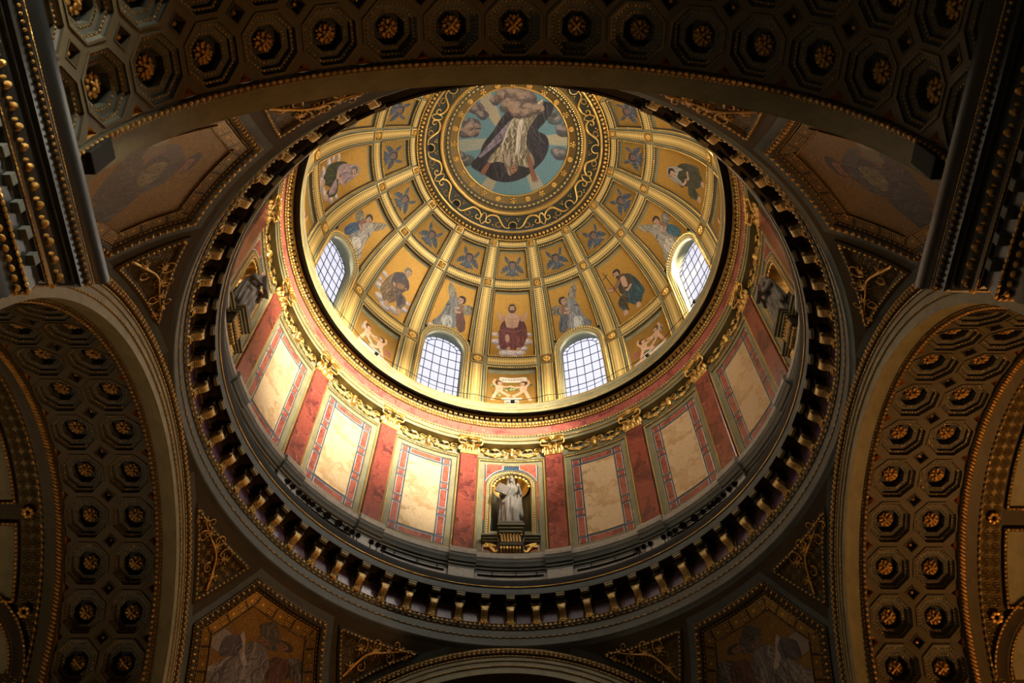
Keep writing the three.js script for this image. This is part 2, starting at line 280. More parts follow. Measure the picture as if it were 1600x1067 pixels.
// ---------------------------------------------------------------- barrel vault of one arm with its arch, then the other three
const oct = (r, sx = 1) => { const p = []; for (let i = 0; i < 8; i++) { const a = (22.5 + 45 * i) * D2R, R = r / Math.cos(22.5 * D2R); p.push([R * Math.cos(a) * sx, R * Math.sin(a)]); } return p; };
const VS = barrel(7.1), VM = 7.1 * D2R;                     // metres per degree on the soffit
const deg = p => p.map(([x, y]) => [x / VM, y]);
const at = (p, u, v) => p.map(([x, y]) => [x + u, y + v]);
const COLS = [11.3, 12.67], CW = 1.37, CU = 11.25;
function arm() {
  const o = struct('vault_near', 'coffered barrel vault of the nave nearest the camera');
  const rib = (v0, v1, m, nm, w = 0) => part(o, nm, gridGeo(96, 1, (s, t) => VS.map(lerp(-92, 92, s), lerp(v0, v1, t), w), (s, t) => [s * 22, t]), m);
  rib(10, 10.47, M.olive, 'arch_soffit'); rib(13.62, 14.05, M.brown, 'arch_soffit');
  // one bay of the coffered field, holes cut for octagons, diamonds and triangles
  const cell = u => {
    const s = new THREE.Shape(), hu = CU * VM / 2, v0 = COLS[0] - CW / 2, v1 = COLS[1] + CW / 2, vm = (COLS[0] + COLS[1]) / 2;
    const side = [[hu, v0], [hu - .17, v0 + .02], [hu, v0 + .22], [hu, vm - .2], [hu - .2, vm], [hu, vm + .2], [hu, v1 - .22], [hu - .17, v1 - .02], [hu, v1]];
    [...side, ...side.slice().reverse().map(([x, y]) => [-x, y])].forEach(([x, y], i) => s[i ? 'lineTo' : 'moveTo'](x, y)); s.closePath();
    for (const v of COLS) { const h = new THREE.Path(); oct(.6).reverse().forEach(([x, y], i) => h[i ? 'lineTo' : 'moveTo'](x, y + v)); h.closePath(); s.holes.push(h); }
    const g = new THREE.ShapeGeometry(s), p = g.attributes.position; for (let i = 0; i < p.count; i++) { const q = VS.map(u + p.getX(i) / VM, p.getY(i), 0); p.setXYZ(i, q.x, q.y, q.z); } g.computeVertexNormals(); return g.toNonIndexed();
  };
  const fld = []; for (let k = -8; k <= 8; k++) fld.push(cell(k * CU));
  part(o, 'coffer_field', mergeGeometries(fld), M.brown);
  part(o, 'vault_back', mergeGeometries([gridGeo(48, 1, (s, t) => VS.map(lerp(-99, 99, s), lerp(10, 14.1, t), -.65), (s, t) => [s * 22, t]), gridGeo(48, 1, (s, t) => VS.map(lerp(-99, 99, s), 10.02, lerp(0, -.65, t)), (s, t) => [s * 22, t])]), M.plaster);
  for (const [a, b] of [[10.47, COLS[0] - CW / 2], [COLS[1] + CW / 2, 13.62]]) part(o, 'coffer_border', gridGeo(96, 1, (s, t) => VS.map(lerp(-95, 95, s), lerp(a, b, t), 0), (s, t) => [s * 22, t]), M.brown);
  const line = (v, u0 = -92, u1 = 92, n = 120) => { const p = []; for (let i = 0; i <= n; i++) p.push([lerp(u0, u1, i / n), v]); return p; };
  // gilded bands either side of the coffers
  part(o, 'band_moulding', sweep(VS, line(10.5), false, [[.1, 0], [.1, .05], [.06, .09], [.02, .09], [-.03, .05], [-.03, 0]]), M.umber);
  beads(o, VS, line(10.5), false, .04, .09, .16, [.055, .045, .04], M.goldold);
  beads(o, VS, line(10.46), false, 0, .03, .11, [.03, .025, .02], M.goldold);
  part(o, 'rope_moulding', sweep(VS, line(13.44), false, [[-.12, 0], [-.1, .08], [0, .13], [.1, .08], [.12, 0]].reverse()), M.umber);
  { const l = []; for (let i = 0; i < 190; i++) { const u = -90 + i * 180 / 189, a = VS.map(u - .5, 13.36, .1), b = VS.map(u + .5, 13.54, .1), c = VS.map(u, 13.45, .13); l.push([c, b.sub(a).normalize(), V3(-Math.sin(u * D2R), -Math.cos(u * D2R), 0)]); } studs(o, l, [.11, .04, .045], M.goldold, 'rope_strand', EGG); }
  beads(o, VS, line(14.0), false, 0, .04, .2, [.07, .035, .035], M.gold, 'bead_moulding', EGG);
  // coffer and rosette, built at the crown and turned about the vault's axis
  const one = (v) => {
    const step = (r, w) => at(deg(oct(r)), 0, v).map(p => [p[0], p[1], w]), ring = [[.6, 0], [.6, -.03], [.55, -.07], [.5, -.07], [.5, -.13], [.4, -.15], [.34, -.15], [.33, -.32]].map(([r, w]) => step(r, w)), pos = [], idx = [], uv = [];
    ring.forEach(r => { for (let i = 0; i <= 8; i++) { const q = VS.map(...r[i % 8]); pos.push(q.x, q.y, q.z); uv.push(i, 0); } });
    for (let j = 0; j < ring.length - 1; j++) for (let i = 0; i < 8; i++) { const a = j * 9 + i, b = a + 1, c = a + 9, d = c + 1; idx.push(a, b, d, a, d, c); }
    return smoothed(make(pos, idx, uv), .2);
  };
  const bed = v => capPoly(VS, at(deg(oct(.345)), 0, v), -.315);
  const ros = v => {
    const a = []; for (let k = 0; k < 8; k++) { const t = k * Math.PI / 4; a.push(blob(0, .15, .05, .05, .07, .035).rotateZ(t)); a.push(blob(0, .2, .03, .028, .04, .02, 0).rotateZ(t + .39)); if (k % 2) a.push(blob(0, .07, .1, .04, .06, .035).rotateZ(t)); } a.push(blob(0, 0, .11, .05));
    const g = merged(a).rotateX(Math.PI / 2), q = VS.map(0, v, -.3); return g.translate(q.x, q.y, q.z);   // faces down
  };
  const fr = v => { const f = [], pa = at(deg(oct(.535)), 0, v), pb = at(deg(oct(.39)), 0, v); for (const [p, w, n, r] of [[pa, -.065, 5, .026], [pb, -.14, 4, .022]]) for (let i = 0; i < 8; i++) { const a = VS.map(...p[i], w), b = VS.map(...p[(i + 1) % 8], w); for (let k = 0; k < n; k++) f.push(new THREE.OctahedronGeometry(r).scale(1.2, 1, 1.2).translate(...a.clone().lerp(b, (k + .5) / n).toArray())); } return merged(f); };
  const kit = COLS.map(v => ({ s: one(v), b: bed(v), r: ros(v), f: fr(v), m: sweep(VS, at(deg(oct(.6)), 0, v), true, [[-.045, 0], [-.045, .025], [0, .025], [0, 0]], .2) }));
  for (let k = -8; k <= 8; k++) for (let c = 0; c < 2; c++) {
    const g = new THREE.Group(); g.name = 'coffer'; g.rotation.z = -k * CU * D2R; g.position.set(0, 14 + EYE, 0); g.org = V3(0, 14 + EYE, 0); o.add(g);
    const K = kit[c], T = (n, geo, m) => { if (!geo.tr) { geo.translate(0, -14 - EYE, 0); geo.tr = 1; } const q = shadows(new THREE.Mesh(geo, m)); q.name = n; g.add(q); };
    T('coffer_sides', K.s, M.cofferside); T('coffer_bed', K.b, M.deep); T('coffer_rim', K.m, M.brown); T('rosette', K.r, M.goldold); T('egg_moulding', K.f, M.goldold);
  }
  // diamonds and triangles between the octagons
  const slope = poly => sweep(VS, poly, true, [[0, 0], [.045, -.13]], .2), bedp = poly => capPoly(VS, offsetPath(VS, poly, true, .045), -.13), rim = poly => sweep(VS, poly, true, [[-.03, 0], [-.03, .015], [0, .015], [0, 0]], .2);
  for (let k = -8; k < 8; k++) {
    const u = (k + .5) * CU, d = at(deg([[0, -.2], [.2, 0], [0, .2], [-.2, 0]]), u, (COLS[0] + COLS[1]) / 2);
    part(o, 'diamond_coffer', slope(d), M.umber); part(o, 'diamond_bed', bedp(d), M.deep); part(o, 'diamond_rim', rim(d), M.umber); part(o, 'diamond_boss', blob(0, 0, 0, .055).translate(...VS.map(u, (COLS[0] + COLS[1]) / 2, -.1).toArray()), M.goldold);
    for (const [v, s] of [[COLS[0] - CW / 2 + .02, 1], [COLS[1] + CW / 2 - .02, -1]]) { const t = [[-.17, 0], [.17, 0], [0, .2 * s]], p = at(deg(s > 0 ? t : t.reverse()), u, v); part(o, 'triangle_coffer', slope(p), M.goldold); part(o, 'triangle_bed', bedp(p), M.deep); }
  }
  // arch face towards the crossing: plain bands, fine beads and the heavy gilded chain
  const FS = face(10), circ = r => { const p = []; for (let i = 0; i <= 120; i++) p.push([lerp(-95, 95, i / 120), r]); return p; };
  part(o, 'arch_face', sweep(FS, circ(7.1), false, [[0, 0], [.26, 0], [.27, .03], [.31, .03], [.32, .0], [.5, 0], [.51, .03], [.54, .03], [.55, .02], [.67, .02], [.68, .05], [.72, .05], [.73, .03], [1.02, .03], [1.04, 0], [1.12, 0]], .3), M.pale);
  beads(o, FS, circ(7.1), false, .29, .035, .17, [.06, .024, .024], M.goldold, 'bead_moulding', EGG);
  beads(o, FS, circ(7.1), false, .525, .03, .075, [.026, .018, .018], M.goldold);
  beads(o, FS, circ(7.1), false, .7, .05, .15, [.055, .022, .022], M.gold, 'bead_moulding', EGG);
  part(o, 'chain_moulding', sweep(FS, circ(7.1), false, [[.75, .03], [.77, .08], [.86, .12], [.96, .08], [.98, .03]]), M.umber);
  beads(o, FS, circ(7.1), false, .81, .1, .17, [.06, .045, .05], M.goldold, 'chain_link'); beads(o, FS, circ(7.1), false, .91, .1, .17, [.06, .045, .05], M.goldold, 'chain_link', EGG);
  beads(o, FS, circ(7.1), false, 1.0, .05, .1, [.035, .02, .025], M.goldold);
  // the vault beyond, with its decorated zone
  const WS = barrel(7.28), wl = (v, u0, u1) => { const p = []; for (let i = 0; i <= 60; i++) p.push([lerp(u0, u1, i / 60), v]); return p; };
  part(o, 'inner_vault', mergeGeometries([gridGeo(96, 2, (s, t) => WS.map(lerp(-93, 93, s), lerp(14.05, 26.2, t), 0), (s, t) => [s * 22, t * 12]), gridGeo(96, 1, (s, t) => V3(lerp(7.1, 7.28, t) * Math.sin(lerp(-93, 93, s) * D2R), 14 + EYE + lerp(7.1, 7.28, t) * Math.cos(lerp(-93, 93, s) * D2R), 14.05), (s, t) => [s * 22, t])]), M.umber);
  part(o, 'relief_band', gridGeo(96, 1, (s, t) => WS.map(lerp(-92, 92, s), lerp(14.12, 14.7, t), .03), (s, t) => [s * 15, t * .5]), M.goldground);
  return o;
}
const vaultNear = arm();
const ARMS = [['vault_left', -90, 'coffered barrel vault of the left arm'], ['vault_right', 90, 'coffered barrel vault of the right arm'], ['vault_far', 180, 'arch and vault of the far arm, mostly below the frame']];
for (const [n, a, l] of ARMS) {
  const c = vaultNear.clone(); c.name = n; c.userData = { kind: 'structure', label: l }; c.rotation.y = a * D2R; scene.add(c);
  if (n === 'vault_far') for (const ch of c.children.filter(x => ['coffer', 'diamond_coffer', 'diamond_bed', 'diamond_rim', 'diamond_boss', 'triangle_coffer', 'triangle_bed'].includes(x.name))) c.remove(ch);
}
const ccw0 = p => p.reduce((q, a, i) => { const b = p[(i + 1) % p.length]; return q + a[0] * b[1] - b[0] * a[1]; }, 0) > 0 ? p : p.slice().reverse();
// framed stucco panels and scroll band on the vaults beyond the side arches
for (const [name, rot, side] of [['vault_panel', -90, 'left'], ['vault_panel', 90, 'right']]) {
  const WS = barrel(7.28), sgn = rot < 0 ? 1 : -1;           // far side of the arm: u towards the far end
  [[-3, 19.5, 'upper'], [24, 43, 'lower']].forEach(([a, b, which]) => {
    const u0 = sgn > 0 ? -b : a, u1 = sgn > 0 ? -a : b, o = group(name); o.rotation.y = rot * D2R;
    o.userData = { label: `${which} gilt framed stucco panel with relief in the ${side} arm beyond the coffers`, category: 'wall panel' };
    const pth = dense(rect(u0, 14.8, u1, 17.4), true, WS, .4);
    part(o, 'ground', slab(WS, u0, 14.8, u1, 17.4, 0, .04, .01, .3), M.olive);
    part(o, 'frame', sweep(WS, pth, true, [[0, 0], [0, .09], [.06, .1], [.12, .05], [.12, .03]]), M.umber);
    beads(o, WS, pth, true, .04, .1, .13, [.055, .04, .04], M.gold);
    const uc = (u0 + u1) / 2, f = []; const pt = (x, y, w) => WS.map(uc + x / (7.28 * D2R), 16.1 + y, w);
    for (let k = 0; k < 2; k++) { const s = k ? -1 : 1; f.push(taper([pt(0, 0, .1), pt(.3 * s, .2, .12), pt(.55 * s, .05, .1), pt(.5 * s, -.25, .08), pt(.3 * s, -.2, .1)], .07, .03)); f.push(taper([pt(0, .1, .1), pt(.15 * s, .5, .1), pt(.5 * s, .6, .08)], .07, .02)); }
    f.push(blob(0, 0, 0, .2).translate(...pt(0, .1, .08).toArray()), blob(0, 0, 0, .13).translate(...pt(0, .42, .08).toArray()), blob(0, 0, 0, .17, .25, .2).translate(...pt(0, -.35, .08).toArray()));
    part(o, 'relief', merged(f), M.brown);
    const rs = []; for (let k = 0; k < 7; k++) { const t = k * .9, q = WS.map((sgn > 0 ? u0 : u1) + (.13 * Math.cos(t)) / (7.28 * D2R) + (sgn > 0 ? -2 : 2), 14.45 + .13 * Math.sin(t), .1); rs.push(blob(q.x, q.y, q.z, .07, .06, .07)); } part(o, 'corner_rosette', merged(rs), M.gold);
  });
  const lu = thing('lunette', `moulded lunette arch low on the ${side} arm's vault, below the framed panels`, 'arch'), K7 = 7.28 * D2R, ring = []; lu.rotation.y = rot * D2R;
  for (let i = 0; i <= 40; i++) { const t = Math.PI * (.02 + .96 * i / 40); ring.push([-sgn * (60 - 2.75 * Math.sin(t) / K7), 17.1 - sgn * -1 * 2.75 * Math.cos(t)]); }
  part(lu, 'arch_moulding', sweep(WS, ring, false, [[-.28, 0], [-.26, .08], [-.1, .12], [.05, .06], [.2, .05], [.26, .1], [.28, 0]]), M.umber); part(lu, 'lunette_field', capPoly(WS, ccw0(ring), .02), M.pale);
  beads(lu, WS, ring, false, .24, .1, .14, [.06, .04, .04], M.gold); beads(lu, WS, ring, false, -.2, .12, .12, [.05, .035, .035], M.goldold);
}

// ---------------------------------------------------------------- entablatures of the two near piers
for (const [sx, side] of [[-1, 'left'], [1, 'right']]) {
  const o = struct('entablature_' + side, `dark deep cornice on the near ${side} pier with a row of blocks underneath`);
  // build straight in plan coordinates: list of [offset, height]
  const prof = [[.3, 11.2], [.48, 11.72], [.48, 12.05], [.58, 12.1], [.58, 12.5], [.64, 12.52], [.7, 12.6], [.73, 12.72], [.78, 12.8], [.8, 12.9], [.86, 12.9], [.86, 12.96], [.93, 12.98], [.93, 13.14], [.97, 13.17], [1.0, 13.2], [1.0, 13.26], [1.03, 13.33], [1.08, 13.4], [1.11, 13.5], [1.11, 13.6], [-.3, 13.75]];
  const pts = [], idx = [], uv = [];
  // nave face x = -(7.9 - d), crossing face z = 9.6 - d
  const C = (d, k) => [V3(sx * 13.5, 0, 9.6 - d), V3(sx * (7.9 - d), 0, 9.6 - d), V3(sx * (7.9 - d), 0, 31.5)][k];
  prof.forEach(([d, h], j) => { for (let k = 0; k < 3; k++) { const q = C(d, k); pts.push(q.x, h + EYE, q.z); uv.push([0, 5, 27][k], j * .2); } });
  for (let j = 0; j < prof.length - 1; j++) for (let k = 0; k < 2; k++) { const a = j * 3 + k, b = a + 1, c = a + 3, d = c + 1; sx < 0 ? idx.push(a, b, d, a, d, c) : idx.push(a, d, b, a, c, d); }
  part(o, 'cornice', smoothed(make(pts, idx, uv), .35), M.cornice);
  const run = (d, h, spacing, size, m, name, geo) => {
    const l = []; for (let k = 0; k < 2; k++) { const a = C(d, k), b = C(d, k + 1), n = Math.round(a.distanceTo(b) / spacing), t = b.clone().sub(a).normalize(); for (let i = 0; i < n; i++) { const q = a.clone().lerp(b, (i + .5) / n); q.y = h + EYE; l.push([q, t, V3(0, -1, 0)]); } }
    studs(o, l, size, m, name, geo);
  };
  run(.98, 13.15, .11, [.028, .028, .028], M.goldold, 'bead_moulding');
  run(1.01, 13.25, .06, [.032, .014, .014], M.gold, 'gilt_line', EGG);
  run(.76, 12.72, .3, [.055, .07, .06], M.goldold, 'egg_moulding'); run(.74, 12.7, .15, [.03, .05, .05], M.goldold, 'dart_moulding');
  run(.68, 12.53, .08, [.045, .016, .016], M.goldold, 'gilt_line', EGG);
  for (let k = 0; k < 44; k++) part(o, 'dentil', box(-.08, -.08, -.09, .08, .08, .09, .015).translate(sx * (7.9 - .62), 12.36 + EYE, 9.45 + k * .42), M.slate);
  run(.6, 12.08, .1, [.05, .03, .03], M.gold, 'bead_moulding', EGG); run(.52, 11.95, .16, [.06, .05, .04], M.goldold, 'leaf_moulding', EGG);
  const b = thing('spotlight_housing', `small black box light on the ${side} cornice where the coffered arch begins`, 'light fitting', null, V3(sx * 7.1, 14.6 + EYE, 10.35));
  part(b, 'housing', box(-.22, -.45, -.2, .22, .42, .2, .03).translate(sx * 7.1, 14.6 + EYE, 10.35), M.black);
  part(b, 'foot', box(-.1, -1.0, -.1, .1, -.44, .1, .02).translate(sx * 7.1, 14.6 + EYE, 10.35), M.iron);
}

// ---------------------------------------------------------------- pendentives
// edge of a pendentive along an arch: points of the sphere that lie r from the centre of the arch at |z| = z0, as [azimuth from the diagonal, height]
function archEdge(r, h0, h1, n = 14) {                       // right-hand arch edge of the pendentive on azimuth 0..90, near azimuth 0
  const p = [];
  for (let i = 0; i <= n; i++) { const h = lerp(h0, h1, i / n), y = h - 14, x = Math.sqrt(Math.max(0, r * r - y * y)), z = Math.sqrt(Math.max(0, 167.2 - y * y - x * x)); p.push([Math.atan2(x, z) / D2R - 45, h]); }
  return p;
}
const PENT = (() => {                                        // main panel, counter-clockwise seen from inside
  const e = archEdge(8.42, 14.8, 19.7), f = e.map(([a, h]) => [-a, h]);
  return [...f.slice().map(([a, h]) => [a, h]), [8.0, 21.72], [-8.0, 21.72], ...e.slice().reverse()];
})();
const TRI = [[-10.9, 21.74], ...archEdge(8.38, 20.15, 21.66), [-26.5, 21.74]];   // between the ring, the main panel and an arch
const PEND = [[-45, 'far left'], [45, 'far right'], [-135, 'near left'], [135, 'near right']];
const spS = az => ({ mu: sphere.mu, map: (u, v, w) => sphere.map(u, v, w) });   // built about azimuth 0, then turned
const area = p => p.reduce((s, a, i) => { const b = p[(i + 1) % p.length]; return s + a[0] * b[1] - b[0] * a[1]; }, 0);
const ccw = p => area(p) > 0 ? p : p.slice().reverse();
{
  const S = spS(0), main = dense(ccw(PENT), true, S, .35), inset = offsetPath(S, main, true, .62);
  const body = (() => {                                      // the spherical triangle itself
    const e = archEdge(8.16, 14.2, 22.1, 40), rows = e.map(([a, h]) => [Math.min(a, 0), h]);
    return gridGeo(40, 40, (s, t) => { const [a, h] = rows[Math.round(t * 40)]; return S.map(lerp(a, -a, s), h, 0); }, (s, t) => [s * 10, t * 9]);
  })();
  body.computeVertexNormals();
  for (const [az, which] of PEND) {
    const o = struct('pendentive', `${which} pendentive between two arches and the gallery`, V3(0, 0, 0), az);
    part(o, 'surface', body, M.umber);
    // pale border strips that follow the arches
    for (const s of [-1, 1]) { const e = archEdge(8.28, 14.4, 22.0, 40).map(([a, h]) => [a * -s, h]); part(o, 'arch_strip', sweep(S, e, false, [[-.1, 0], [-.1, .03], [.1, .03], [.1, 0]]), M.bluegrey); }
    part(o, 'panel_strip', sweep(S, main, true, [[-.22, 0], [-.22, .02], [0, .02]]), M.bluegrey);
    part(o, 'panel_frame', sweep(S, main, true, [[0, 0], [0, .07], [.06, .1], [.2, .1], [.24, .03], [.3, .0]]), M.umber);
    beads(o, S, main, true, .1, .11, .2, [.05, .06, .055], M.goldold, 'egg_moulding'); beads(o, S, main, true, .02, .08, .1, [.03, .02, .02], M.goldold);
    beads(o, S, main, true, .26, .04, .14, [.05, .018, .018], M.goldold, 'gilt_line', EGG);
    for (const s of [-1, 1]) {
      const t = dense(ccw(TRI.map(([a, h]) => [-a * s, h])), true, S, .3), r = struct0(o, 'relief_panel');
      part(r, 'ground', capPoly(S, t, .015), M.goldground);
      part(r, 'frame', sweep(S, t, true, [[-.06, 0], [-.06, .05], [.03, .08], [.1, .05], [.12, .01]]), M.umber);
      beads(r, S, t, true, .02, .085, .15, [.05, .035, .035], M.gold);
      const d = t.reduce((q, p) => [q[0] + p[0] / t.length, q[1] + p[1] / t.length], [0, 0]), pt = (x, y, w) => S.map(d[0] + s * .5 + x * s / (10 * D2R), d[1] + .2 + y, w), f = [];
      const curl = (x, y, r, dir, th0, r0 = .034) => { const q = []; for (let k = 0; k < 13; k++) { const th = th0 + dir * k * .52, rr = r * (1 - k / 16); q.push(pt(x + rr * Math.cos(th), y + rr * Math.sin(th), .06 + .004 * k)); } f.push(taper(q, r0, .014, 28, 5)); };
      f.push(taper([pt(-.75, -.85, .05), pt(-.5, -.4, .09), pt(-.22, -.05, .11), pt(.2, .1, .1), pt(.6, .22, .08), pt(1.2, .38, .05)], .05, .018, 30)); curl(-.05, .28, .2, 1, -1.6); curl(.5, .02, .17, -1, 1.4); curl(-.52, .16, .22, 1, -.6); curl(.62, .42, .13, 1, -1.8); curl(-.32, -.42, .16, -1, 1.2); curl(1.0, .16, .1, -1, 1.6);
      for (const [x, y, n, R] of [[-.02, .1, 9, .2], [-.5, .02, 7, .16], [.42, .2, 7, .15], [-.62, -.5, 6, .14], [.85, .32, 5, .1]]) for (let k = 0; k < n; k++) { const a = k * 6.283 / n, b = new THREE.Vector3(); f.push(blob(0, 0, 0, .03, .03, .03, 0).scale(1.2, 1, 1).translate(...pt(x + R * Math.cos(a), y + R * .8 * Math.sin(a), .07).toArray()), taper([pt(x, y, .1), pt(x + R * .6 * Math.cos(a), y + R * .5 * Math.sin(a), .1), pt(x + R * Math.cos(a + .3), y + R * .8 * Math.sin(a + .3), .05)], .03, .012, 6, 4)); }
      part(r, 'acanthus_relief', merged(f), M.goldold);
    }
  }
}
function struct0(parent, name) { const g = new THREE.Group(); g.name = name; g.org = parent.org; parent.add(g); return g; }

// ---------------------------------------------------------------- gallery ring with its corbels
const GAL = struct('gallery_cornice', 'dark ring cornice that carries the drum, with gilt mouldings and purple marble fields');
part(GAL, 'lower_fascia', revolve([[10.6, 22.0], [9.98, 22.2], [9.95, 22.24], [9.95, 22.56], [9.92, 22.6], [9.92, 22.92], [9.86, 22.95], [9.82, 23.02], [9.86, 23.1], [9.93, 23.14]], 192), M.slate);
part(GAL, 'frieze', revolve([[9.93, 23.14], [9.93, 23.86], [9.88, 23.88], [9.84, 23.95], [9.78, 23.97]], 192), M.soffit);
part(GAL, 'soffit', revolve([[9.78, 23.97], [9.78, 24.1], [9.36, 24.1], [9.36, 24.05], [9.3, 24.05]], 192, -180, 180, .3), M.soffit);
part(GAL, 'crown_fascia', revolve([[9.3, 24.05], [9.29, 24.1], [9.29, 24.32], [9.26, 24.35], [9.26, 24.37]], 192, -180, 180, .3), M.bluegrey);
part(GAL, 'crown_moulding', revolve([[9.26, 24.39], [9.25, 24.45], [9.2, 24.55], [9.19, 24.66], [9.24, 24.7], [9.9, 24.72]], 192, -180, 180, .6), M.deep);
part(GAL, 'gilt_line', new THREE.TorusGeometry(9.26, .022, 6, 256).rotateX(Math.PI / 2).translate(0, 24.38 + EYE, 0), M.gold);
const ringBeads = (par, R, h, n, size, m, name, geo) => { const l = []; for (let i = 0; i < n; i++) { const a = (i + .5) * 360 / n; l.push([P3(R, h, a), V3(Math.cos(a * D2R), 0, Math.sin(a * D2R)), V3(-Math.sin(a * D2R), 0, Math.cos(a * D2R))]); } return studs(par, l, size, m, name, geo); };
ringBeads(GAL, 9.93, 22.58, 260, [.085, .02, .025], M.gold, 'bead_moulding', EGG); ringBeads(GAL, 9.93, 22.58, 520, [.02, .016, .02], M.goldold, 'bead_moulding');
ringBeads(GAL, 9.84, 23.04, 360, [.05, .06, .05], M.gold, 'egg_moulding'); ringBeads(GAL, 9.88, 22.93, 260, [.08, .02, .02], M.gold, 'bead_moulding', EGG);
ringBeads(GAL, 9.32, 24.08, 300, [.04, .016, .016], M.goldold, 'bead_moulding');
{
  const S = cyl(9.93), k = 9.93 * D2R;
  for (let i = 0; i < 64; i++) {
    const a = (i + .5) * 5.625; if (Math.abs(((a + 180) % 360) - 180) > 164) continue;
    const c = (az, f) => f.rotateY(-az * D2R);
    if (!GAL.kit) GAL.kit = [slab(S, -1.55, 23.2, 1.55, 23.74, 0, .02, .01, .4), mergeGeometries([sweep(S, rect(-1.85, 23.15, 1.85, 23.8), true, [[0, 0], [0, .05], [.03, .06], [.06, .03]], .3)]), (() => { const f = [], p = dense(rect(-1.75, 23.17, 1.75, 23.78), true, S, .07); for (const q of p) { const v = S.map(q[0], q[1], .06); f.push(new THREE.OctahedronGeometry(.022).translate(v.x, v.y, v.z)); } return merged(f); })()];
    const g = new THREE.Group(); g.name = 'frieze_field'; g.org = V3(0, 0, 0); g.rotation.y = -a * D2R; GAL.add(g);
    [['marble_panel', M.purple], ['frame', M.umber], ['bead_moulding', M.gold]].forEach(([n, m], j) => { const q = shadows(new THREE.Mesh(GAL.kit[j], m)); q.name = n; g.add(q); });
  }
  delete GAL.kit;
}
{ // corbel: scroll bracket with a rosette, and the block it carries
  const t = thing('corbel', '', 'corbel', 'corbels under the gallery', V3(0, 23.1 + EYE, -9.93));
  const s = new THREE.Shape();                               // x = distance into the room, y = height above 23.1
  s.moveTo(0, .0); s.bezierCurveTo(.1, -.02, .16, .05, .15, .14); s.bezierCurveTo(.15, .26, .24, .34, .38, .38); s.bezierCurveTo(.5, .42, .54, .52, .5, .64); s.bezierCurveTo(.49, .7, .46, .72, .44, .72); s.lineTo(0, .72); s.closePath();
  const body = (w, d, nm, m) => part(t, nm, new THREE.ExtrudeGeometry(s, { depth: w, bevelEnabled: true, bevelSize: d, bevelThickness: d, bevelSegments: 2, curveSegments: 8 }).rotateY(-Math.PI / 2).translate(w / 2, 23.1 + EYE, -9.92), m);
  body(.22, .02, 'scroll', M.corbel);
  for (const x of [-.14, .14]) { part(t, 'volute', new THREE.CylinderGeometry(.075, .075, .06, 14).rotateZ(Math.PI / 2).translate(x, 23.73 + EYE, -9.46), M.corbel); part(t, 'volute', new THREE.CylinderGeometry(.06, .06, .06, 12).rotateZ(Math.PI / 2).translate(x, 23.18 + EYE, -9.83), M.corbel); }
  const lf = []; for (let k = 0; k < 5; k++) { const z = -9.74 + .055 * k, y = 23.3 + .075 * k; lf.push(blob(0, y + EYE, z + .03, .085 - .008 * k, .05, .035, 1), blob(-.09, y + EYE, z + .0, .035, .045, .03, 0), blob(.09, y + EYE, z, .035, .045, .03, 0)); } part(t, 'acanthus_leaf', merged(lf), M.corbel);
  const r = []; for (let k = 0; k < 6; k++) { const a = k * Math.PI / 3; r.push(blob(.075 * Math.cos(a), 23.14 + .075 * Math.sin(a) + EYE, -9.73, .05, .05, .035, 1)); } r.push(blob(0, 23.14 + EYE, -9.7, .045)); part(t, 'rosette', merged(r), M.goldold);
  part(t, 'bearing_block', box(-.22, 23.72, -9.95, .22, 24.06, -9.52, .02).translate(0, EYE, 0), M.soffit);
  part(t, 'mutule', merged([box(-.15, 23.86, -9.42, .15, 24.0, -9.3, .02), box(-.17, 23.95, -9.43, .17, 24.02, -9.28, .015)]).translate(0, EYE, 0), M.pale);
  for (const c of t.children) if (['scroll', 'volute', 'acanthus_leaf', 'rosette'].includes(c.name)) c.geometry.scale(.95, .86, .78);
  for (let i = 0; i <= 28; i++) for (const sg of i ? [-1, 1] : [1]) {
    const where = i === 0 ? 'gilded scroll corbel right below the central marble statue' : `gilded scroll corbel, ${ord(i)} to the ${sg < 0 ? 'left' : 'right'} of the one below the central statue`;
    if (!i) t.userData.label = where; else copy(t, sg * i * 5.625, where);
  }
}

